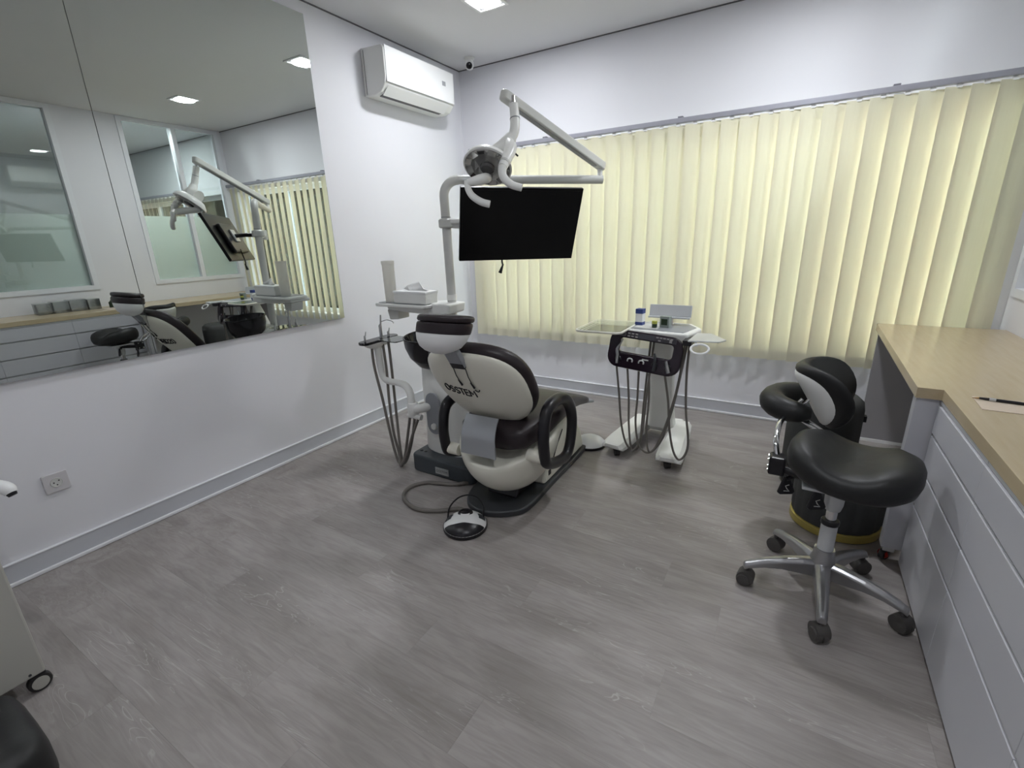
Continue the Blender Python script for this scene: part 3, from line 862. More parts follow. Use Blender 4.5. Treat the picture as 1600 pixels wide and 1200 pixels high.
# pole and bend
PX, PY = 0.935, -1.492
hd = Vector((1.636-0.905, -0.903+1.478, 0)).normalized()
pole_pts = [(PX, PY, 0.72), (PX-0.002, PY, 1.05), (PX-0.006, PY+0.002, 1.40), (PX-0.012, PY+0.006, 1.575)]
bend = [Vector((PX-0.012, PY+0.006, 1.575)) + hd*0.085*(1-math.cos(a)) + Vector((0, 0, 0.085*math.sin(a))) for a in [PI/2*i/8 for i in range(1, 9)]]
obj('pole', TU(pole_pts + bend, 0.026, 18), GREYW, un)
obj('pole_collar', LA([(0.030, 1.00), (0.030, 1.03)], (PX, PY, 0), n=20), WHITEP, un)
obj('pole_ring', LA([(0.0275, 1.462), (0.0275, 1.466)], (PX-0.007, PY+0.003, 0), n=20), MIDG, un)
# side tray arm
bm = bmesh.new()
prism(bm, rrect(0.455, 0.87, -1.665, -1.475, 0.03), 0.962, 0.982)
ta = obj('side_tray', bm, WHITEP, un, angle=30, bevel=0.006)
obj('tray_inset', PR(rrect(0.475, 0.85, -1.65, -1.49, 0.02), 0.9825, 0.985), MIDG, ta, smooth=False)
obj('tray_arm', PR([(0.50, 0.935), (0.62, 0.925), (0.93, 0.915), (0.985, 0.93), (0.995, 0.985), (0.86, 0.988), (0.50, 0.960)], -1.60, -1.435, Matrix(((1,0,0,0),(0,0,1,0),(0,1,0,0),(0,0,0,1)))), WHITEP, un, smooth=False, bevel=0.012, bseg=3)
obj('tray_hook', PR([(0.50, 0.935), (0.592, 0.935), (0.592, 0.878), (0.515, 0.872)], -1.60, -1.50, Matrix(((1,0,0,0),(0,0,1,0),(0,1,0,0),(0,0,0,1)))), GREYW, un, smooth=False, bevel=0.006)
# assistant arm
pipe = [(0.95, -1.735, 0.42), (0.89, -1.79, 0.40), (0.835, -1.80, 0.40), (0.822, -1.80, 0.43), (0.815, -1.795, 0.485), (0.775, -1.785, 0.522), (0.70, -1.765, 0.525), (0.56, -1.715, 0.505), (0.505, -1.70, 0.525), (0.485, -1.695, 0.60), (0.472, -1.69, 0.74)]
obj('assistant_arm', TU(pipe, [0.026, 0.026, 0.026, 0.022, 0.022, 0.022, 0.02, 0.02, 0.021, 0.022, 0.024], 14, 5), WHITEP, un)
obj('arm_joint', LA([(0.030, 0.355), (0.034, 0.365), (0.034, 0.415), (0.028, 0.43)], (0.832, -1.80, 0), n=20), WHITEP, un)
obj('hose_manifold', TU([(0.80, -1.81, 0.352), (0.89, -1.80, 0.345)], 0.017, 12), WHITEP, un)
Mh = frame_M((0.475, -1.675, 0.755), (0.02, 1, 0.02), (-1, 0, 0.02))
hd_ = obj('instrument_holder', PR(rrect(-0.148, 0.150, -0.038, 0.038, 0.036), -0.008, 0.008, Mh), BLACKG, un, angle=30, bevel=0.003)
obj('holder_body', stack([(0.0, 0.3), (0.02, 0.7), (0.04, 0.95), (0.046, 1.0)], (0.475, -1.69, 0.700), (0, 0, 1), 0.036, 0.115), WHITEP, un, angle=60)
obj('glass_shelf', PR(rrect(0.50, 0.66, -1.715, -1.56, 0.02), 0.756, 0.762), TRAYG, un, smooth=False)
ins = [((0.470, -1.78, 0.762), 0.06, 0.006), ((0.480, -1.655, 0.762), 0.145, 0.010), ((0.487, -1.60, 0.762), 0.055, 0.008)]
for (x, y_, z), h, r in ins:
    obj('instrument', TU([(x, y_, z), (x, y_, z+h*0.55), (x+0.003, y_+0.004, z+h*0.62), (x+0.006, y_+0.008, z+h)], [r, r, r*0.55, r*0.4], 10), ALU, un)
obj('syringe_nozzle', TU([(0.484, -1.645, 0.865), (0.52, -1.635, 0.876), (0.555, -1.625, 0.868), (0.565, -1.62, 0.855)], 0.0028, 6, 4), CHROME, un)
# hoses of the assistant arm
hz = [[(0.478, -1.74, 0.745), (0.49, -1.75, 0.60), (0.545, -1.765, 0.40), (0.60, -1.79, 0.22), (0.66, -1.815, 0.06), (0.70, -1.825, 0.014), (0.735, -1.82, 0.05), (0.775, -1.815, 0.20), (0.81, -1.81, 0.345)],
      [(0.50, -1.62, 0.745), (0.545, -1.66, 0.56), (0.585, -1.70, 0.36), (0.625, -1.74, 0.20), (0.68, -1.79, 0.05), (0.715, -1.81, 0.013), (0.755, -1.81, 0.06), (0.81, -1.81, 0.20), (0.845, -1.81, 0.34)],
      [(0.49, -1.66, 0.745), (0.53, -1.69, 0.56), (0.565, -1.73, 0.38), (0.615, -1.77, 0.19), (0.675, -1.80, 0.06), (0.725, -1.845, 0.014), (0.77, -1.835, 0.09), (0.83, -1.82, 0.24), (0.872, -1.81, 0.335)]]
for h in hz:
    obj('hose', TU(h, 0.0085, 8, 6), HOSE, un)

# cup dispenser and tissue box on the side tray
t = thing('cup_dispenser', 'tall translucent paper cup dispenser tube on the side tray', 'dispenser', (0.547, -1.60, 0.985))
obj('tube', LA([(0.034, 0.0), (0.035, 0.005), (0.036, 0.225), (0.039, 0.226), (0.039, 0.246), (0.034, 0.246)], n=28), CUPM, t)
t = thing('tissue_box', 'white tissue box with a tissue pulled out on the side tray', 'tissue box', (0.735, -1.585, 0.985))
obj('carton', B(-0.125, 0.125, -0.058, 0.055, 0.0, 0.07), WHITEP, t, smooth=False, bevel=0.005)
obj('carton_lid', B(-0.128, 0.128, -0.061, 0.058, 0.058, 0.073), BRIGHTP, t, smooth=False, bevel=0.004)
bm = bmesh.new()
tw = [[Vector((0.02+0.075*u-0.02*v, 0.02*math.sin(3*u+v), 0.0735+v*0.055*(1-abs(u)*0.8)+0.004*math.sin(9*u)*v)) for u in (-1, -0.6, -0.2, 0.2, 0.6, 1)] for v in (0, 0.4, 0.8, 1.0)]
rv = [[bm.verts.new(p) for p in r] for r in tw]
for a, b in zip(rv, rv[1:]):
    for i in range(5): bm.faces.new((a[i], a[i+1], b[i+1], b[i]))
to = obj('tissue', bm, TISSUE, t); so = to.modifiers.new('s', 'SOLIDIFY'); so.thickness = 0.002

# ------------------------------------------------------------------ operating lamp
la = thing('operating_lamp', 'white dental operating lamp on a jointed arm above the monitor', 'lamp', (0, 0, 0))
pe = Vector((1.638, -0.902, 1.650))
ps = Vector((PX-0.012, PY+0.006, 1.575)) + hd*0.085 + Vector((0, 0, 0.085))
obj('swing_arm', TU([ps, ps.lerp(pe, 0.5), pe], 0.0235, 18), GREYW, la)
obj('swing_sleeve', TU([ps.lerp(pe, 0.03), ps.lerp(pe, 0.13)], 0.0245, 18), SILVER, la)
obj('pivot', LA([(0.015, 1.65), (0.015, 1.712)], (1.626, -0.912, 0), n=18), WHITEP, la)
sa, sb = Vector((1.632, -0.905, 1.722)), Vector((1.402, -1.588, 1.978))
d = (sb-sa).normalized()
side = d.cross(Vector((0, 0, 1))).normalized()
Ms = frame_M(sa, d, side)
Ls = (sb-sa).length
obj('spring_arm', PR(rrect(-0.020, Ls+0.020, -0.025, 0.025, 0.0245, 6), -0.022, 0.022, Ms), GREYW, la, angle=30, bevel=0.008, bseg=3)
obj('arm_underside', PR(rrect(0.05, Ls-0.06, -0.015, 0.015, 0.01, 3), 0.0215, 0.0235, Ms), MIDG, la, smooth=False)
tc = Vector((0.542, -0.828, -0.132))
V = Vector
obj('knuckle_pin', TU([V((1.430, -1.562, 1.975)), V((1.438, -1.568, 1.928))], 0.014, 14), CHROME, la)
n_l = V((0.15, -0.60, -0.785)).normalized()
hc = V((1.372, -1.712, 1.662))
up_l = (V((0, 0, 1)) - n_l*n_l.z).normalized()
sd_l = n_l.cross(up_l).normalized()
obj('drop_arm', TU([V((1.440, -1.570, 1.940)), V((1.455, -1.587, 1.862)), V((1.457, -1.605, 1.811)), V((1.444, -1.622, 1.780))], [0.021, 0.023, 0.023, 0.022], 16, 4), WHITEP, la)
obj('drop_arm_ring', TU([V((1.4525, -1.584, 1.876)), V((1.4535, -1.585, 1.872))], 0.0242, 16), MIDG, la)
obj('lamp_neck', TU([V((1.452, -1.618, 1.792)), V((1.420, -1.652, 1.745)), V((1.384, -1.685, 1.705))-tc*0.05], [0.028, 0.036, 0.045], 16, 4), WHITEP, la)
obj('lamp_housing', LA([(0.03, -0.055), (0.085, -0.045), (0.112, -0.018), (0.116, 0.0), (0.110, 0.004)], hc, n_l, 40), WHITEP, la, angle=60)
obj('reflector', LA([(0.108, 0.004), (0.108, 0.0042), (0.085, -0.004), (0.05, -0.012), (0.01, -0.014)], hc, n_l, 40), mat('reflector_mirror', (0.45, 0.44, 0.43), 0.2, metal=1.0, var=0.5, scale=40), la, smooth=False)
for k in range(12):
    a = 2*PI*k/12
    rd = sd_l*math.cos(a)+up_l*math.sin(a)
    M_ = frame_M(hc + n_l*0.003 + rd*0.083, (sd_l*-math.sin(a)+up_l*math.cos(a)), rd + n_l*(0.30 if k % 2 else 0.12))
    obj('facet', B(-0.019, 0.019, -0.024, 0.022, -0.002, 0.002, M_), mat('facet_mirror', (0.55, 0.54, 0.53), 0.12, metal=1.0), la, smooth=False)
obj('bulb_shield', LA([(0.035, -0.012), (0.035, 0.010), (0.028, 0.018), (0.002, 0.022)], hc, n_l, 20), mat('bulb_shield_grey', (0.12, 0.115, 0.115), 0.2, metal=0.5), la)
obj('yoke', TU([V((1.440, -1.628, 1.772))+tc*0.01, V((1.455, -1.640, 1.742))+tc*0.04, V((1.444, -1.652, 1.705))+tc*0.08, V((1.430, -1.678, 1.660))+tc*0.11], [0.026, 0.030, 0.026, 0.021], 16, 4), WHITEP, la)
obj('yoke_ring', TU([V((1.437, -1.665, 1.684))+tc*0.097, V((1.435, -1.669, 1.677))+tc*0.10], 0.0245, 16), GREYW, la)
obj('handle', TU([p+tc*0.11 for p in (V((1.430, -1.678, 1.665)), V((1.436, -1.687, 1.622)), V((1.470, -1.679, 1.586)), V((1.516, -1.658, 1.568)))], [0.019, 0.0185, 0.017, 0.016], 14, 5), WHITEP, la)
obj('yoke_bar', TU([hc+sd_l*0.02-up_l*0.07+n_l*0.0, V((1.368, -1.735, 1.612))+tc*0.07, V((1.330, -1.762, 1.602))+tc*0.09, V((1.304, -1.779, 1.596))+tc*0.09], [0.022, 0.024, 0.021, 0.016], 14, 4), WHITEP, la)
obj('handle', TU([p+tc*0.09 for p in (V((1.302, -1.779, 1.606)), V((1.306, -1.781, 1.575)), V((1.328, -1.783, 1.541)), V((1.367, -1.770, 1.513)), V((1.402, -1.752, 1.501)))], [0.013, 0.0145, 0.0155, 0.016, 0.016], 14, 5), WHITEP, la)
obj('lock_lever', TU([V((1.462, -1.650, 1.735))+tc*0.03, V((1.490, -1.630, 1.705))+tc*0.03], 0.004, 8), BLACKP, la)

# ------------------------------------------------------------------ monitor
yaw, tilt, roll = 0.789, 0.404, -0.018
sc = 1.18
camP = Vector((2.6899, -3.7237, 1.342))
mc = camP + (Vector((1.597, -1.808, 1.392))-camP)*sc
mr = Vector((math.cos(yaw), math.sin(yaw), 0)); n0 = Vector((math.sin(yaw), -math.cos(yaw), 0))
mu = math.cos(tilt)*Vector((0, 0, 1)) + math.sin(tilt)*n0
mr, mu = math.cos(roll)*mr + math.sin(roll)*mu, -math.sin(roll)*mr + math.cos(roll)*mu
Mm = frame_M(mc, mr, mu)
mw, mh = 0.545*sc/2, 0.325*sc/2
mo = thing('monitor', 'switched-off black flat monitor on a bracket from the unit pole', 'monitor', (0, 0, 0))
obj('screen_panel', B(-mw, mw, -mh, mh, -0.022, 0.0, Mm), SCREEN, mo, smooth=False, bevel=0.002)
obj('screen_glass', B(-mw+0.012, mw-0.012, -mh+0.014, mh-0.012, 0.0, 0.0015, Mm), SCREEN, mo, smooth=False)
obj('back_housing', PR(rrect(-mw*0.6, mw*0.6, -mh*0.7, mh*0.55, 0.03), -0.055, -0.022, Mm), BLACKP, mo, smooth=False, bevel=0.01)
vb = Mm @ Vector((0, 0.0, -0.055))
vm_ = obj('mount_plate', B(-0.05, 0.05, -0.05, 0.05, -0.068, -0.055, Mm), SILVER, mo, smooth=False, bevel=0.003)
elb = Vector((1.10, -1.34, 1.462))
obj('pole_clamp', LA([(0.036, 1.405), (0.044, 1.412), (0.044, 1.448), (0.036, 1.456)], (PX-0.006, PY+0.003, 0), n=24), GREYW, mo)
obj('clamp_knob', PR(rrect(0.0, 0.105, -0.03, 0.03, 0.028), 1.425, 1.455, Matrix.Translation((PX, PY-0.005, 0)) @ Matrix.Rotation(math.radians(42), 4, 'Z')), WHITEP, mo, angle=30, bevel=0.008)
obj('bracket_arm', TU([(PX+0.02, PY+0.01, 1.425), (1.02, -1.41, 1.415), elb+Vector((0, 0, -0.04))], 0.020, 12), WHITEP, mo)
obj('bracket_elbow', LA([(0.028, 1.385), (0.030, 1.395), (0.030, 1.45), (0.026, 1.46)], (elb.x, elb.y, 0), n=20), GREYW, mo)
obj('bracket_link', TU([elb+Vector((0, 0, -0.04)), vb.lerp(elb, 0.4)+Vector((0, 0, -0.01)), vb], 0.016, 10), BLACKP, mo)
obj('power_cable', TU([Mm @ Vector((-0.07, -mh*0.6, -0.056)), Mm @ Vector((-0.075, -mh-0.015, -0.04)), Mm @ Vector((-0.07, -mh-0.045, -0.025))], 0.005, 8, 4), BLACKP, mo)
obj('cable_tag', TU([Mm @ Vector((-0.07, -mh-0.035, -0.025)), Mm @ Vector((-0.085, -mh-0.085, -0.02))], [0.004, 0.011], 8), BLACKP, mo)

# ------------------------------------------------------------------ foot controls
def dome(r):
    return 0.012+0.046*max(0.0, 1-(r/0.104)**2)**0.75
def foot_control(loc, rz, label, full=True):
    t = thing('foot_control', label, 'foot pedal', loc, rz, 'dental foot controls')
    sy = 1.06
    obj('base_ring', LA([(0.102, 0.0), (0.107, 0.003), (0.107, 0.016), (0.102, 0.018)], n=40, sy=sy), BLACKP, t)
    obj('cover', LA([(0.1045*q, dome(0.1045*q)+0.006) for q in (0.995, 0.98, 0.95, 0.9, 0.8, 0.65, 0.5, 0.3, 0.1, 0.01)], n=40, sy=sy), BRIGHTP, t, angle=60)
    def patch(a0, a1, rf0, rf1, m=8, h=0.004, q=6):
        bm = bmesh.new(); top = []
        for i in range(m+1):
            a = math.radians(a0+(a1-a0)*i/m); c, s_ = math.cos(a), math.sin(a)
            r0, r1 = rf0(i/m), rf1(i/m)
            top.append([Vector(((r0+(r1-r0)*j/q)*c, (r0+(r1-r0)*j/q)*s_*sy, dome(r0+(r1-r0)*j/q)+0.006)) for j in range(q+1)])
        rings = []
        for col in top:
            rings.append([p+Vector((0, 0, h)) for p in col] + [p-Vector((0, 0, 0.004)) for p in reversed(col)])
        return loft(bm, rings)
    if full:
        obj('joystick', LA([(0.036, 0.046), (0.037, 0.058), (0.033, 0.062), (0.022, 0.0605), (0.018, 0.064), (0.001, 0.065)], (0, 0.034, 0), n=28), BLACKP, t)
        obj('pedal', patch(204, 336, lambda u: 0.100-0.052*math.sin(PI*u)**0.7, lambda u: 0.1035, 24), BLACKP, t, angle=50)
        for a in (14, 166):
            obj('side_button', patch(a-13, a+13, lambda u: 0.068, lambda u: 0.098, 4), DARKG, t, smooth=False)
    return t
fc = foot_control((1.452, -2.165, 0), math.radians(31), 'white and black round foot control on the floor behind the dental chair')
obj('bail_handle', TU([(-0.088, 0.02, 0.03), (-0.085, 0.09, 0.055), (-0.05, 0.16, 0.065), (0.0, 0.185, 0.067), (0.05, 0.16, 0.065), (0.085, 0.09, 0.055), (0.088, 0.02, 0.03)], 0.0042, 8, 6), BLACKP, fc)
cab = obj('pedal_cable', TU([(1.225, -1.825, 0.016), (1.16, -1.875, 0.012), (1.08, -1.905, 0.012), (1.01, -1.93, 0.012), (0.962, -1.995, 0.012), (0.968, -2.07, 0.012), (1.03, -2.135, 0.012), (1.14, -2.17, 0.012), (1.25, -2.135, 0.012), (1.335, -2.07, 0.014), (1.39, -2.07, 0.016)], 0.011, 10, 6), HOSE)
tag(cab, 'grey cable looping on the floor from the unit base to the foot control', 'cable')
foot_control((1.632, -1.0, 0), math.radians(15), 'plain white domed foot control with black rim on the floor beside the cart foot', False)

# ------------------------------------------------------------------ instrument cart
ct = thing('instrument_cart', 'white mobile dental instrument cart with black control panel and hanging hoses', 'cart', (0, 0, 0))
def foot_bm(p0, p1, w0, w1, h0, h1):
    """long foot between p0 (front) and p1 (rear)"""
    a = Vector((*p0, 0)); b = Vector((*p1, 0)); d = (b-a).normalized(); s = Vector((d.y, -d.x, 0))
    rings = []
    L_ = (b-a).length
    for t, w, zb, zt in ((0.0, w0*0.72, h0+0.012, h0+0.032), (0.015, w0*0.93, h0, h0+0.038), (0.05, w0, h0, h0+0.046), (0.14, w0*1.0, h0, h0+0.058), (L_*0.6, (w0+w1)/2, h0, h1*0.93), (L_-0.03, w1, h0, h1), (L_, w1*0.9, h0+0.008, h1-0.01)):
        c = a + d*t
        rings.append([c+s*w*0.5+Vector((0, 0, zb)), c+s*w*0.5+Vector((0, 0, zt-0.022)), c+s*w*0.36+Vector((0, 0, zt)), c-s*w*0.36+Vector((0, 0, zt)), c-s*w*0.5+Vector((0, 0, zt-0.022)), c-s*w*0.5+Vector((0, 0, zb))])
    return loft(bmesh.new(), rings)
feet = (((1.822, -1.115), (1.895, -0.62)), ((2.175, -1.150), (2.150, -0.62)))
for p0, p1 in feet:
    obj('foot', foot_bm(p0, p1, 0.155, 0.12, 0.052, 0.135), WHITEP, ct, smooth=False, bevel=0.006)
obj('crossbar', B(1.90, 2.15, -0.70, -0.58, 0.055, 0.125), WHITEP, ct, smooth=False, bevel=0.012)
for x, y_ in ((1.845, -1.075), (2.165, -1.105), (1.87, -0.67), (2.16, -0.67)):
    c_ = obj('caster', LA([(0.006, -0.016), (0.026, -0.015), (0.026, 0.015), (0.006, 0.016)], (x, y_, 0.026), (0.85, 0.5, 0), 18), RUBBER, ct)
    obj('fork', LA([(0.024, 0.040), (0.024, 0.053)], (x, y_, 0), n=14), BLACKP, c_)
def cart_col():
    rings = []
    for z, cx, cy, hx, hy in ((0.12, 2.035, -0.735, 0.085, 0.06), (0.30, 2.04, -0.80, 0.072, 0.05), (0.55, 2.055, -0.90, 0.066, 0.047), (0.78, 2.065, -0.98, 0.066, 0.05)):
        rings.append([Vector((cx+hx*x, cy+hy*y_, z)) for x, y_ in rrect(-1, 1, -1, 1, 0.45, 4)])
    return loft(bmesh.new(), rings)
obj('column', cart_col(), WHITEP, ct, angle=35)
# body / top under the glass
obj('body_top', PR([(1.895, -1.165), (2.232, -1.195), (2.275, -1.00), (2.20, -0.87), (1.95, -0.86), (1.885, -0.98)], 0.785, 0.832), WHITEP, ct, smooth=False, bevel=0.012, bseg=3)
obj('top_mat', PR([(1.915, -1.14), (2.210, -1.17), (2.245, -1.00), (2.185, -0.90), (1.965, -0.89), (1.915, -0.98)], 0.8322, 0.8342), MIDG, ct, smooth=False)
obj('top_mat_white', PR([(1.925, -1.11), (2.06, -1.125), (2.06, -0.92), (1.97, -0.91), (1.925, -0.98)], 0.8344, 0.8356), LABELW, ct, smooth=False)
# side trays
obj('glass_tray', PR(rrect(1.655, 1.905, -1.305, -0.955, 0.03), 0.833, 0.839), TRAYG, ct, smooth=False)
bm = bmesh.new()
tr_out = rrect(1.65, 1.91, -1.31, -0.95, 0.035)
tube(bm, [(x, y_, 0.832) for x, y_ in tr_out], 0.007, 8, 0, True)
obj('tray_rim', bm, CREAM, ct)
obj('side_shelf', PR([(2.255, -1.285), (2.40, -1.255), (2.425, -1.20), (2.335, -1.06), (2.262, -1.07)], 0.812, 0.820), SILVER, ct, smooth=False, bevel=0.003)
obj('shelf_bracket', B(2.225, 2.27, -1.26, -1.12, 0.785, 0.812), BLACKP, ct, smooth=False, bevel=0.003)
obj('cup_ring', TU([(2.318+0.042*math.cos(a), -1.305+0.022*math.sin(a), 0.785+0.020*math.sin(a)) for a in [2*PI*i/28 for i in range(28)]], 0.006, 8, 0, True), BRIGHTP, ct)
obj('cup_ring_arm', TU([(2.29, -1.26, 0.806), (2.30, -1.285, 0.797)], 0.006, 8), BRIGHTP, ct)
# control panel with handle opening
pc = Vector((2.022, -1.222, 0.722))
pxa = Vector((0.985, -0.10, -0.058)).normalized()
pya = Vector((0.10, 0.22, 0.96))
Mc = frame_M(pc, pxa, pya)
outer = rrect(-0.205, 0.205, -0.105, 0.105, 0.065, 6)
inner = rrect(-0.145, 0.155, -0.015, 0.062, 0.018, 6)
bm = bmesh.new()
def ringz(pts, z): return [bm.verts.new(Mc @ Vector((x, y_, z))) for x, y_ in pts]
of, ob_, if_, ib = ringz(outer, 0.012), ringz(outer, -0.014), ringz(inner, 0.012), ringz(inner, -0.014)
n = len(outer)
for i in range(n):
    j = (i+1) % n
    bm.faces.new((of[i], of[j], if_[j], if_[i])); bm.faces.new((ob_[j], ob_[i], ib[i], ib[j]))
    bm.faces.new((of[j], of[i], ob_[i], ob_[j])); bm.faces.new((if_[i], if_[j], ib[j], ib[i]))
cp = obj('control_panel', bm, PURPB, ct, angle=35, bevel=0.006, bseg=3)
obj('key_field', B(-0.155, 0.165, 0.068, 0.098, 0.012, 0.0132, Mc), mat('key_field_grey', (0.05, 0.045, 0.055), 0.3), cp, smooth=False)
obj('display', B(-0.045, 0.045, 0.069, 0.097, 0.0132, 0.0138, Mc), mat('lcd_grey', (0.085, 0.085, 0.10), 0.25), cp, smooth=False)
keys = [(-0.098+0.022*i, 0.090) for i in range(3)] + [(-0.098+0.022*i, 0.075) for i in range(3)] + [(0.062+0.019*i, 0.090) for i in range(5)] + [(0.075, 0.075), (0.135, 0.075), (0.135, 0.083)]
for x, y_ in keys:
    obj('key', B(x-0.007, x+0.007, y_-0.0035, y_+0.0035, 0.0138, 0.0150, Mc), mat('key_grey', (0.40, 0.38, 0.38), 0.4), cp, smooth=False)
obj('dial', LA([(0.015, 0.0132), (0.015, 0.017), (0.010, 0.018), (0.010, 0.016), (0.001, 0.016)], n=20), mat('dial_grey', (0.2, 0.19, 0.2), 0.3), cp)
dl = [o for o in cp.children if o.name.startswith('dial')][0]
dl.matrix_parent_inverse = Matrix.Identity(4); dl.matrix_basis = Mc @ Matrix.Translation((-0.130, 0.083, 0))
obj('front_light', B(0.0, 0.036, -0.043, -0.036, 0.012, 0.0126, Mc), LABELW, cp, smooth=False)
# handpiece rests and handpieces
for i, x in enumerate((-0.135, -0.065, 0.0, 0.075, 0.145)):
    y_ = -0.058
    rg = [Mc @ Vector((x+0.014*math.cos(a), y_+0.012*math.sin(a), 0.016)) for a in [math.radians(-30+240*k/14) for k in range(15)]]
    obj('handpiece_rest', TU(rg, 0.0042, 8), SILVER if i in (1, 2) else BLACKP, cp)
    if i == 0:
        obj('handpiece', TU([Mc @ Vector(p) for p in ((x, -0.085, 0.02), (x-0.004, -0.04, 0.022), (x-0.01, -0.005, 0.026), (x+0.006, 0.03, 0.03), (x+0.016, 0.055, 0.034))], [0.008, 0.009, 0.008, 0.004, 0.003], 10, 4), ALU, cp)
    if i == 3:
        obj('handpiece', TU([Mc @ Vector(p) for p in ((x+0.002, -0.09, 0.018), (x, -0.03, 0.024), (x-0.008, 0.005, 0.028))], [0.009, 0.008, 0.005], 10, 4), DARKG, cp)
    if i == 4:
        obj('handpiece', TU([Mc @ Vector(p) for p in ((x+0.012, -0.085, 0.02), (x, -0.055, 0.024), (x-0.010, -0.025, 0.030))], [0.011, 0.010, 0.008], 10, 4), ALU, cp)
# hoses
for pts in ([(1.872, -1.225, 0.625), (1.885, -1.20, 0.45), (1.90, -1.19, 0.28), (1.93, -1.175, 0.145), (1.975, -1.17, 0.105), (2.01, -1.16, 0.16), (2.005, -1.10, 0.40), (2.005, -1.02, 0.77)],
            [(1.935, -1.225, 0.62), (1.945, -1.21, 0.45), (1.95, -1.20, 0.28), (1.965, -1.19, 0.14), (1.985, -1.19, 0.115), (2.02, -1.17, 0.20), (2.022, -1.11, 0.45), (2.025, -1.02, 0.77)],
            [(2.002, -1.235, 0.615), (1.998, -1.22, 0.45), (1.992, -1.21, 0.30), (2.012, -1.20, 0.17), (2.06, -1.20, 0.12), (2.11, -1.19, 0.16), (2.165, -1.18, 0.34), (2.20, -1.14, 0.56), (2.21, -1.10, 0.78)],
            [(2.062, -1.245, 0.61), (2.065, -1.23, 0.45), (2.058, -1.22, 0.28), (2.07, -1.21, 0.15), (2.095, -1.20, 0.135), (2.14, -1.19, 0.22), (2.185, -1.16, 0.42), (2.228, -1.12, 0.78)],
            [(2.148, -1.255, 0.615), (2.17, -1.23, 0.46), (2.185, -1.22, 0.30), (2.215, -1.22, 0.17), (2.25, -1.22, 0.125), (2.282, -1.215, 0.17), (2.285, -1.20, 0.25), (2.26, -1.20, 0.42), (2.247, -1.19, 0.62), (2.248, -1.18, 0.79)]):
    obj('hose', TU(pts, 0.0062, 8, 6), HOSE, ct)
# film viewer on the cart
vw = obj('film_viewer', B(-0.118, 0.118, -0.006, 0.006, 0, 0.066, Matrix.Translation((2.085, -0.945, 0.880)) @ Matrix.Rotation(math.radians(-14), 4, 'X')), SILVER, ct, smooth=False, bevel=0.003)
obj('viewer_ledge', B(1.967, 2.201, -0.975, -0.935, 0.872, 0.881), SILVER, ct, smooth=False, bevel=0.002)
obj('viewer_stem', PR(rrect(-0.02, 0.02, -0.015, 0.015, 0.008), 0.832, 0.875, Matrix.Translation((2.085, -0.95, 0))), WHITEP, ct, smooth=False)
# things standing on the cart
t = thing('medicine_box', 'small white and blue upright carton on the cart top', 'box', (1.935, -1.02, 0.8358), math.radians(-8))
obj('carton', B(-0.021, 0.021, -0.021, 0.021, 0, 0.092), BRIGHTP, t, smooth=False, bevel=0.001)
obj('blue_band', B(-0.0214, 0.0214, -0.0214, 0.0214, 0.066, 0.0922), BLUEP, t, smooth=False)
obj('blue_foot_band', B(-0.0214, 0.0214, -0.0214, 0.0214, 0.0, 0.018), BLUEP, t, smooth=False)
t = thing('small_jar', 'tiny dark jar with yellow-green lid on the cart top', 'jar', (2.035, -1.085, 0.836))
obj('jar_body', LA([(0.013, 0), (0.0145, 0.004), (0.0145, 0.022)], n=18), GREENL, t)
obj('jar_lid', LA([(0.0152, 0.0222), (0.0152, 0.036), (0.013, 0.038)], n=18), GREEND, t)
t = thing('material_box', 'small grey-green carton with dark print below the film viewer', 'box', (2.085, -1.045, 0.8345), math.radians(-12))
obj('carton', B(-0.027, 0.027, -0.015, 0.015, 0, 0.062), mat('grey_green_card', (0.28, 0.32, 0.30), 0.5, var=0.1), t, smooth=False, bevel=0.001)
obj('print', B(-0.018, 0.018, -0.0156, -0.0150, 0.014, 0.048), GREENL, t, smooth=False)

# ------------------------------------------------------------------ assistant stool
SX, SY = 2.908, -1.865
st = thing('dental_stool', 'black saddle stool with small backrest and curved armrest on a polished five-star base', 'stool', (SX, SY, 0))
for k in range(5):
    a = math.radians(54+72*k)
    d = Vector((math.cos(a), math.sin(a), 0)); s = Vector((-d.y, d.x, 0))
    rings = []
    for r, w, zb, zt in ((0.028, 0.052, 0.085, 0.152), (0.07, 0.048, 0.090, 0.150), (0.14, 0.042, 0.098, 0.140), (0.20, 0.037, 0.094, 0.126), (0.252, 0.033, 0.082, 0.108), (0.268, 0.028, 0.072, 0.100)):
        c = d*r
        rings.append([c+s*w*0.5+Vector((0, 0, zb)), c+s*w*0.5+Vector((0, 0, zt-0.012)), c+s*w*0.22+Vector((0, 0, zt)), c-s*w*0.22+Vector((0, 0, zt)), c-s*w*0.5+Vector((0, 0, zt-0.012)), c-s*w*0.5+Vector((0, 0, zb))])
    lg = obj('leg', loft(bmesh.new(), rings), ALU, st, smooth=False, bevel=0.004)
    obj('caster_stem', TU([d*0.255+Vector((0, 0, 0.050)), d*0.255+Vector((0, 0, 0.09))], 0.011, 12), CASTER, st)
    ca = a + (0.5 if k % 2 else -0.4)
    ax = Vector((-math.sin(ca), math.cos(ca), 0))
    cst = obj('caster', LA([(0.008, -0.026), (0.022, -0.024), (0.027, -0.012), (0.027, -0.003), (0.022, -0.002), (0.022, 0.002), (0.027, 0.003), (0.027, 0.012), (0.022, 0.024), (0.008, 0.026)], d*0.262+Vector((0, 0, 0.0275)), ax, 20), CASTER, st, angle=50)
    obj('caster_hood', LA([(0.030, -0.022), (0.031, 0.0), (0.030, 0.022)], d*0.255+Vector((0, 0, 0.036)), ax, 20), CASTER, cst, angle=50)
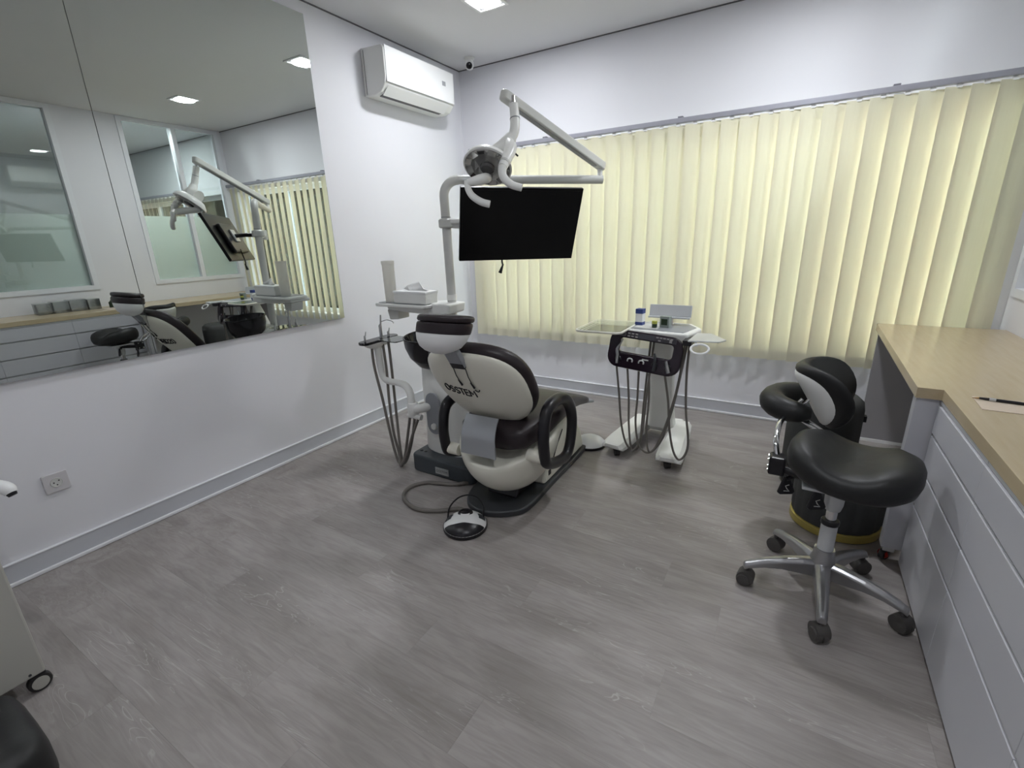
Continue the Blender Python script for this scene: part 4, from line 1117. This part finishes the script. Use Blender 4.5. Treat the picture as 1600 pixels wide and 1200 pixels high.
obj('hub', LA([(0.030, 0.080), (0.042, 0.09), (0.042, 0.15), (0.036, 0.17), (0.033, 0.20)], n=24), ALU, st)
obj('gas_column', LA([(0.027, 0.17), (0.0265, 0.300), (0.025, 0.305)], n=24), SILVER, st)
obj('column_ring', LA([(0.029, 0.305), (0.030, 0.308), (0.030, 0.318), (0.027, 0.322)], n=24), BLACKP, st)
obj('piston', LA([(0.017, 0.30), (0.019, 0.42)], n=20), CHROME, st)
obj('seat_bracket', LA([(0.024, 0.365), (0.030, 0.39), (0.032, 0.44), (0.04, 0.468)], n=20), SILVER, st)
obj('seat_plate', B(-0.11, 0.11, -0.10, 0.10, 0.467, 0.479), SILVER, st, smooth=False, bevel=0.004)
def saddle():
    bm = bmesh.new(); n = 48; rings = []
    prof = [(0.10, 0.0), (0.60, 0.0), (0.85, 0.008), (0.965, 0.028), (1.0, 0.055), (0.985, 0.082), (0.93, 0.102), (0.80, 0.116), (0.55, 0.120), (0.25, 0.118), (0.02, 0.117)]
    for rho, z in prof:
        r = []
        for i in range(n):
            a = 2*PI*i/n; c, s = math.cos(a), math.sin(a)
            # local: x wide, y narrow; bean outline with waist at the front
            rx = 0.196; ry = 0.165
            x = rx*rho*math.copysign(abs(c)**0.85, c); y_ = ry*rho*math.copysign(abs(s)**0.85, s)
            dish = 0.032*(x/rx)**2 - 0.030*max(0, 1-(x/0.10)**2)*(1 if z > 0.05 else 0.2)*max(0.0, 1-(y_/ry)**2*0.3) + 0.016*(y_/ry)
            r.append(Vector((x, y_, 0.482+z+dish*(0.35+0.65*z/0.12))))
        rings.append(r)
    return loft(bm, rings)
so = obj('seat', saddle(), LEATHB, st, angle=80)
so.rotation_euler = (0, math.radians(3), math.radians(-14))
# levers and backrest mechanism
obj('mechanism_box', B(-0.222, -0.165, 0.055, 0.12, 0.425, 0.50), BLACKP, st, smooth=False, bevel=0.008)
for yy in (0.07, 0.105):
    for zz in (0.44, 0.485): obj('bolt', LA([(0.006, 0), (0.006, 0.004)], (-0.222, yy, zz), (-1, 0, 0), 10), CHROME, st)
obj('mechanism_arm', TU([(-0.18, 0.085, 0.45), (-0.09, 0.04, 0.448), (0, 0, 0.446)], 0.016, 10), BLACKP, st)
for (x0, y0, x1, y1, zz) in ((-0.155, 0.07, -0.152, 0.075, 0.385), (-0.05, -0.015, -0.056, -0.035, 0.405)):
    obj('lever', TU([(x0+0.06, y0+0.03, zz+0.06), (x0, y0, zz+0.03)], 0.009, 10), BLACKP, st)
    Ml = frame_M((x1, y1, zz), (0.85, 0.5, 0), (0.15, 0.25, 1))
    pd = obj('lever_paddle', PR([(-0.034, -0.026), (-0.024, -0.036), (0.024, -0.036), (0.034, -0.026), (0.010, 0.035), (-0.010, 0.035)], -0.006, 0.006, Ml), BLACKP, st, smooth=False, bevel=0.004)
    obj('lever_icon', TU([Ml @ Vector(p) for p in ((-0.012, -0.020, 0.0065), (0.010, -0.022, 0.0065), (0.0, -0.012, 0.0065), (-0.006, 0.0, 0.0065), (0.008, 0.004, 0.0065))], 0.0018, 6), LABELW, pd)
# armrest: fat curved bolster on a bent chrome tube
arm_c = Vector((-0.128, 0.435, 0.615))
arc = [arm_c+Vector((0.118*math.cos(a), 0.105*math.sin(a), 0.012*math.sin(a))) for a in [math.radians(70+215*i/12) for i in range(13)]]
obj('armrest', TU(arc, [0.028, 0.042, 0.049, 0.051, 0.052, 0.052, 0.052, 0.052, 0.052, 0.051, 0.048, 0.042, 0.026], 18), LEATHB, st, angle=80)
obj('armrest_tube', TU([(-0.195, 0.10, 0.49), (-0.208, 0.13, 0.54), (-0.205, 0.22, 0.578), (-0.190, 0.31, 0.585)], 0.011, 12, 5), CHROME, st)
# backrest
bc = Vector((-0.108, 0.415, 0.655))
bx = Vector((0.08, 0.98, 0.04)).normalized()       # curled axis, near end to far end
bn = Vector((0.85, 0.06, 0.50)); bn = (bn-bx*bn.dot(bx)).normalized()   # sitting side
by = bn.cross(bx)
def pad(offs, A=0.150, Bq=0.148, curve=0.115, n=40, e=0.85, c0=bc):
    rings = []
    for rho, off in offs:
        r = []
        for i in range(n):
            a = 2*PI*i/n; c, s = math.cos(a), math.sin(a)
            x = A*rho*math.copysign(abs(c)**e, c); y_ = Bq*rho*math.copysign(abs(s)**e, s)
            r.append(c0 + bx*x + by*y_ + bn*(off + curve*(x/A)**2))
        rings.append(r)
    return loft(bmesh.new(), rings)
obj('backrest', pad([(0.02, 0.0), (0.6, 0.0), (0.93, 0.002), (1.02, 0.012), (1.04, 0.028), (1.01, 0.044), (0.90, 0.054), (0.5, 0.058), (0.02, 0.058)]), LEATHB, st, angle=80)
obj('backrest_shell', pad([(0.02, -0.012), (0.5, -0.012), (0.78, -0.010), (0.86, -0.004), (0.88, 0.003), (0.5, 0.003), (0.02, 0.003)]), WHITEP, st, angle=70)
bp_ = bc - bn*0.012 - bx*0.03
for k in (-0.012, 0.012):
    obj('backrest_post', TU([bp_+Vector((k, 0, 0)), bp_+Vector((-0.03+k, -0.02, -0.06)), Vector((-0.045+k, 0.28, 0.54)), Vector((-0.02+k, 0.19, 0.47)), Vector((-0.01+k, 0.10, 0.459))], 0.007, 10, 5), CHROME, st)

# ------------------------------------------------------------------ pouf
po = thing('pouf', 'round dark pleated pouf with a gold base band behind the stool', 'pouf', (2.985, -1.29, 0))
obj('base_band', LA([(0.176, 0.0), (0.182, 0.004), (0.182, 0.036), (0.177, 0.040)], n=48), GOLD, po, angle=50)
bm = bmesh.new(); rings = []
nn = 120
for z, r, am in ((0.0405, 0.172, 0.002), (0.055, 0.176, 0.005), (0.20, 0.178, 0.006), (0.28, 0.176, 0.005), (0.30, 0.172, 0.002)):
    rings.append([Vector(((r+am*abs(math.sin(20*PI*i/nn)))*math.cos(2*PI*i/nn), (r+am*abs(math.sin(20*PI*i/nn)))*math.sin(2*PI*i/nn), z)) for i in range(nn)])
obj('pleated_side', loft(bm, rings), POUF, po, angle=30)
obj('cushion', LA([(0.170, 0.3005), (0.178, 0.310), (0.176, 0.34), (0.155, 0.358), (0.10, 0.366), (0.001, 0.368)], n=48), POUF, po, angle=60)
po = thing('round_seat', 'plain dark grey round upholstered seat with a black side tag near the window wall', 'seat', (2.905, -0.925, 0))
obj('base_ring', LA([(0.155, 0.0), (0.158, 0.004), (0.158, 0.03), (0.154, 0.034)], n=40), BLACKP, po, angle=50)
obj('upholstered_body', LA([(0.156, 0.0345), (0.163, 0.05), (0.165, 0.30), (0.164, 0.46), (0.157, 0.498), (0.135, 0.518), (0.08, 0.526), (0.001, 0.528)], n=48), POUF, po, angle=60)
obj('tag', B(0.160, 0.176, -0.02, 0.012, 0.40, 0.43), PRINTD, po, smooth=False)

# ------------------------------------------------------------------ cabinet, handpiece and bag at the left
cb = thing('mobile_cabinet', 'pale beige mobile cabinet on casters standing by the left wall', 'cabinet', (0, 0, 0))
obj('body', B(0.30, 0.788, -4.05, -3.512, 0.068, 0.50), CABIN, cb, smooth=False, bevel=0.006)
obj('screw', LA([(0.004, 0), (0.004, 0.002)], (0.788, -3.548, 0.082), (1, 0, 0), 10), DARKG, cb)
for x, y_ in ((0.765, -3.532), (0.34, -3.56), (0.75, -4.0), (0.34, -4.0)):
    w_ = obj('caster', LA([(0.008, -0.012), (0.028, -0.011), (0.030, -0.007), (0.030, 0.007), (0.028, 0.011), (0.008, 0.012)], (x, y_, 0.030), (0.75, 0.0, 0.0), 24), RUBBER, cb)
    obj('wheel_disc', LA([(0.021, 0.0), (0.021, 0.0135), (0.002, 0.0138)], (x, y_, 0.030), (1, 0, 0), 24), CABIN, w_)
    obj('caster_fork', B(x-0.014, x+0.012, y_-0.02, y_+0.02, 0.052, 0.068), BLACKP, w_, smooth=False, bevel=0.004)
hp = thing('camera_handpiece', 'white rounded handpiece with black tip hanging above the beige cabinet', 'handpiece', (0.470, -3.400, 0.572))
obj('grip', TU([(-0.09, -0.06, 0.03), (-0.03, -0.02, 0.02), (0.0, 0.0, 0.006), (0.012, 0.004, -0.010)], [0.016, 0.021, 0.022, 0.017], 16, 5), BRIGHTP, hp)
obj('tip', TU([(0.011, 0.004, -0.008), (0.016, 0.006, -0.018)], [0.0155, 0.012], 14), BLACKP, hp)
obj('cable_stay', TU([(-0.09, -0.06, 0.03), (-0.11, -0.09, -0.02), (-0.10, -0.14, -0.078)], 0.008, 10, 5), WHITEP, hp)

bg_ = thing('black_bag', 'black soft case lying on the floor beside the beige cabinet', 'bag', (1.14, -3.86, 0), math.radians(0))
def soft(x0, x1, y0, y1, z0, z1, e=0.35):
    rings = []
    cx, cy = (x0+x1)/2, (y0+y1)/2
    for t_, s_ in ((0, 0.90), (0.08, 0.97), (0.3, 1.0), (0.7, 1.0), (0.9, 0.97), (1.0, 0.90), (1.005, 0.5)):
        rings.append(ell(cx, cy, z0+(z1-z0)*t_, (x1-x0)/2*s_, (y1-y0)/2*s_, 40, e))
    return loft(bmesh.new(), rings)
obj('case_body', soft(-0.26, 0.10, -0.25, 0.265, 0.0, 0.17), LEATHB, bg_, angle=70)
obj('side_pocket', soft(0.09, 0.20, -0.22, 0.20, 0.0, 0.11), LEATHB, bg_, angle=70)

# ------------------------------------------------------------------ chair in the neighbouring room
ac = thing('waiting_chair', 'grey-green armchair blurred behind the frosted glass', 'chair', (4.35, -0.95, 0))
obj('seat', B(-0.25, 0.25, -0.25, 0.25, 0.36, 0.46), GREENF, ac, smooth=False, bevel=0.03)
obj('backrest', B(0.17, 0.27, -0.25, 0.25, 0.46, 1.22), GREENF, ac, smooth=False, bevel=0.03)
for x in (-0.22, 0.22):
    for y_ in (-0.22, 0.22): obj('leg', TU([(x, y_, 0), (x, y_, 0.36)], 0.014, 10), ALU, ac)
for y_ in (-0.27, 0.27): obj('armrest', B(-0.2, 0.2, y_-0.025, y_+0.025, 0.60, 0.64), GREENF, ac, smooth=False, bevel=0.01)
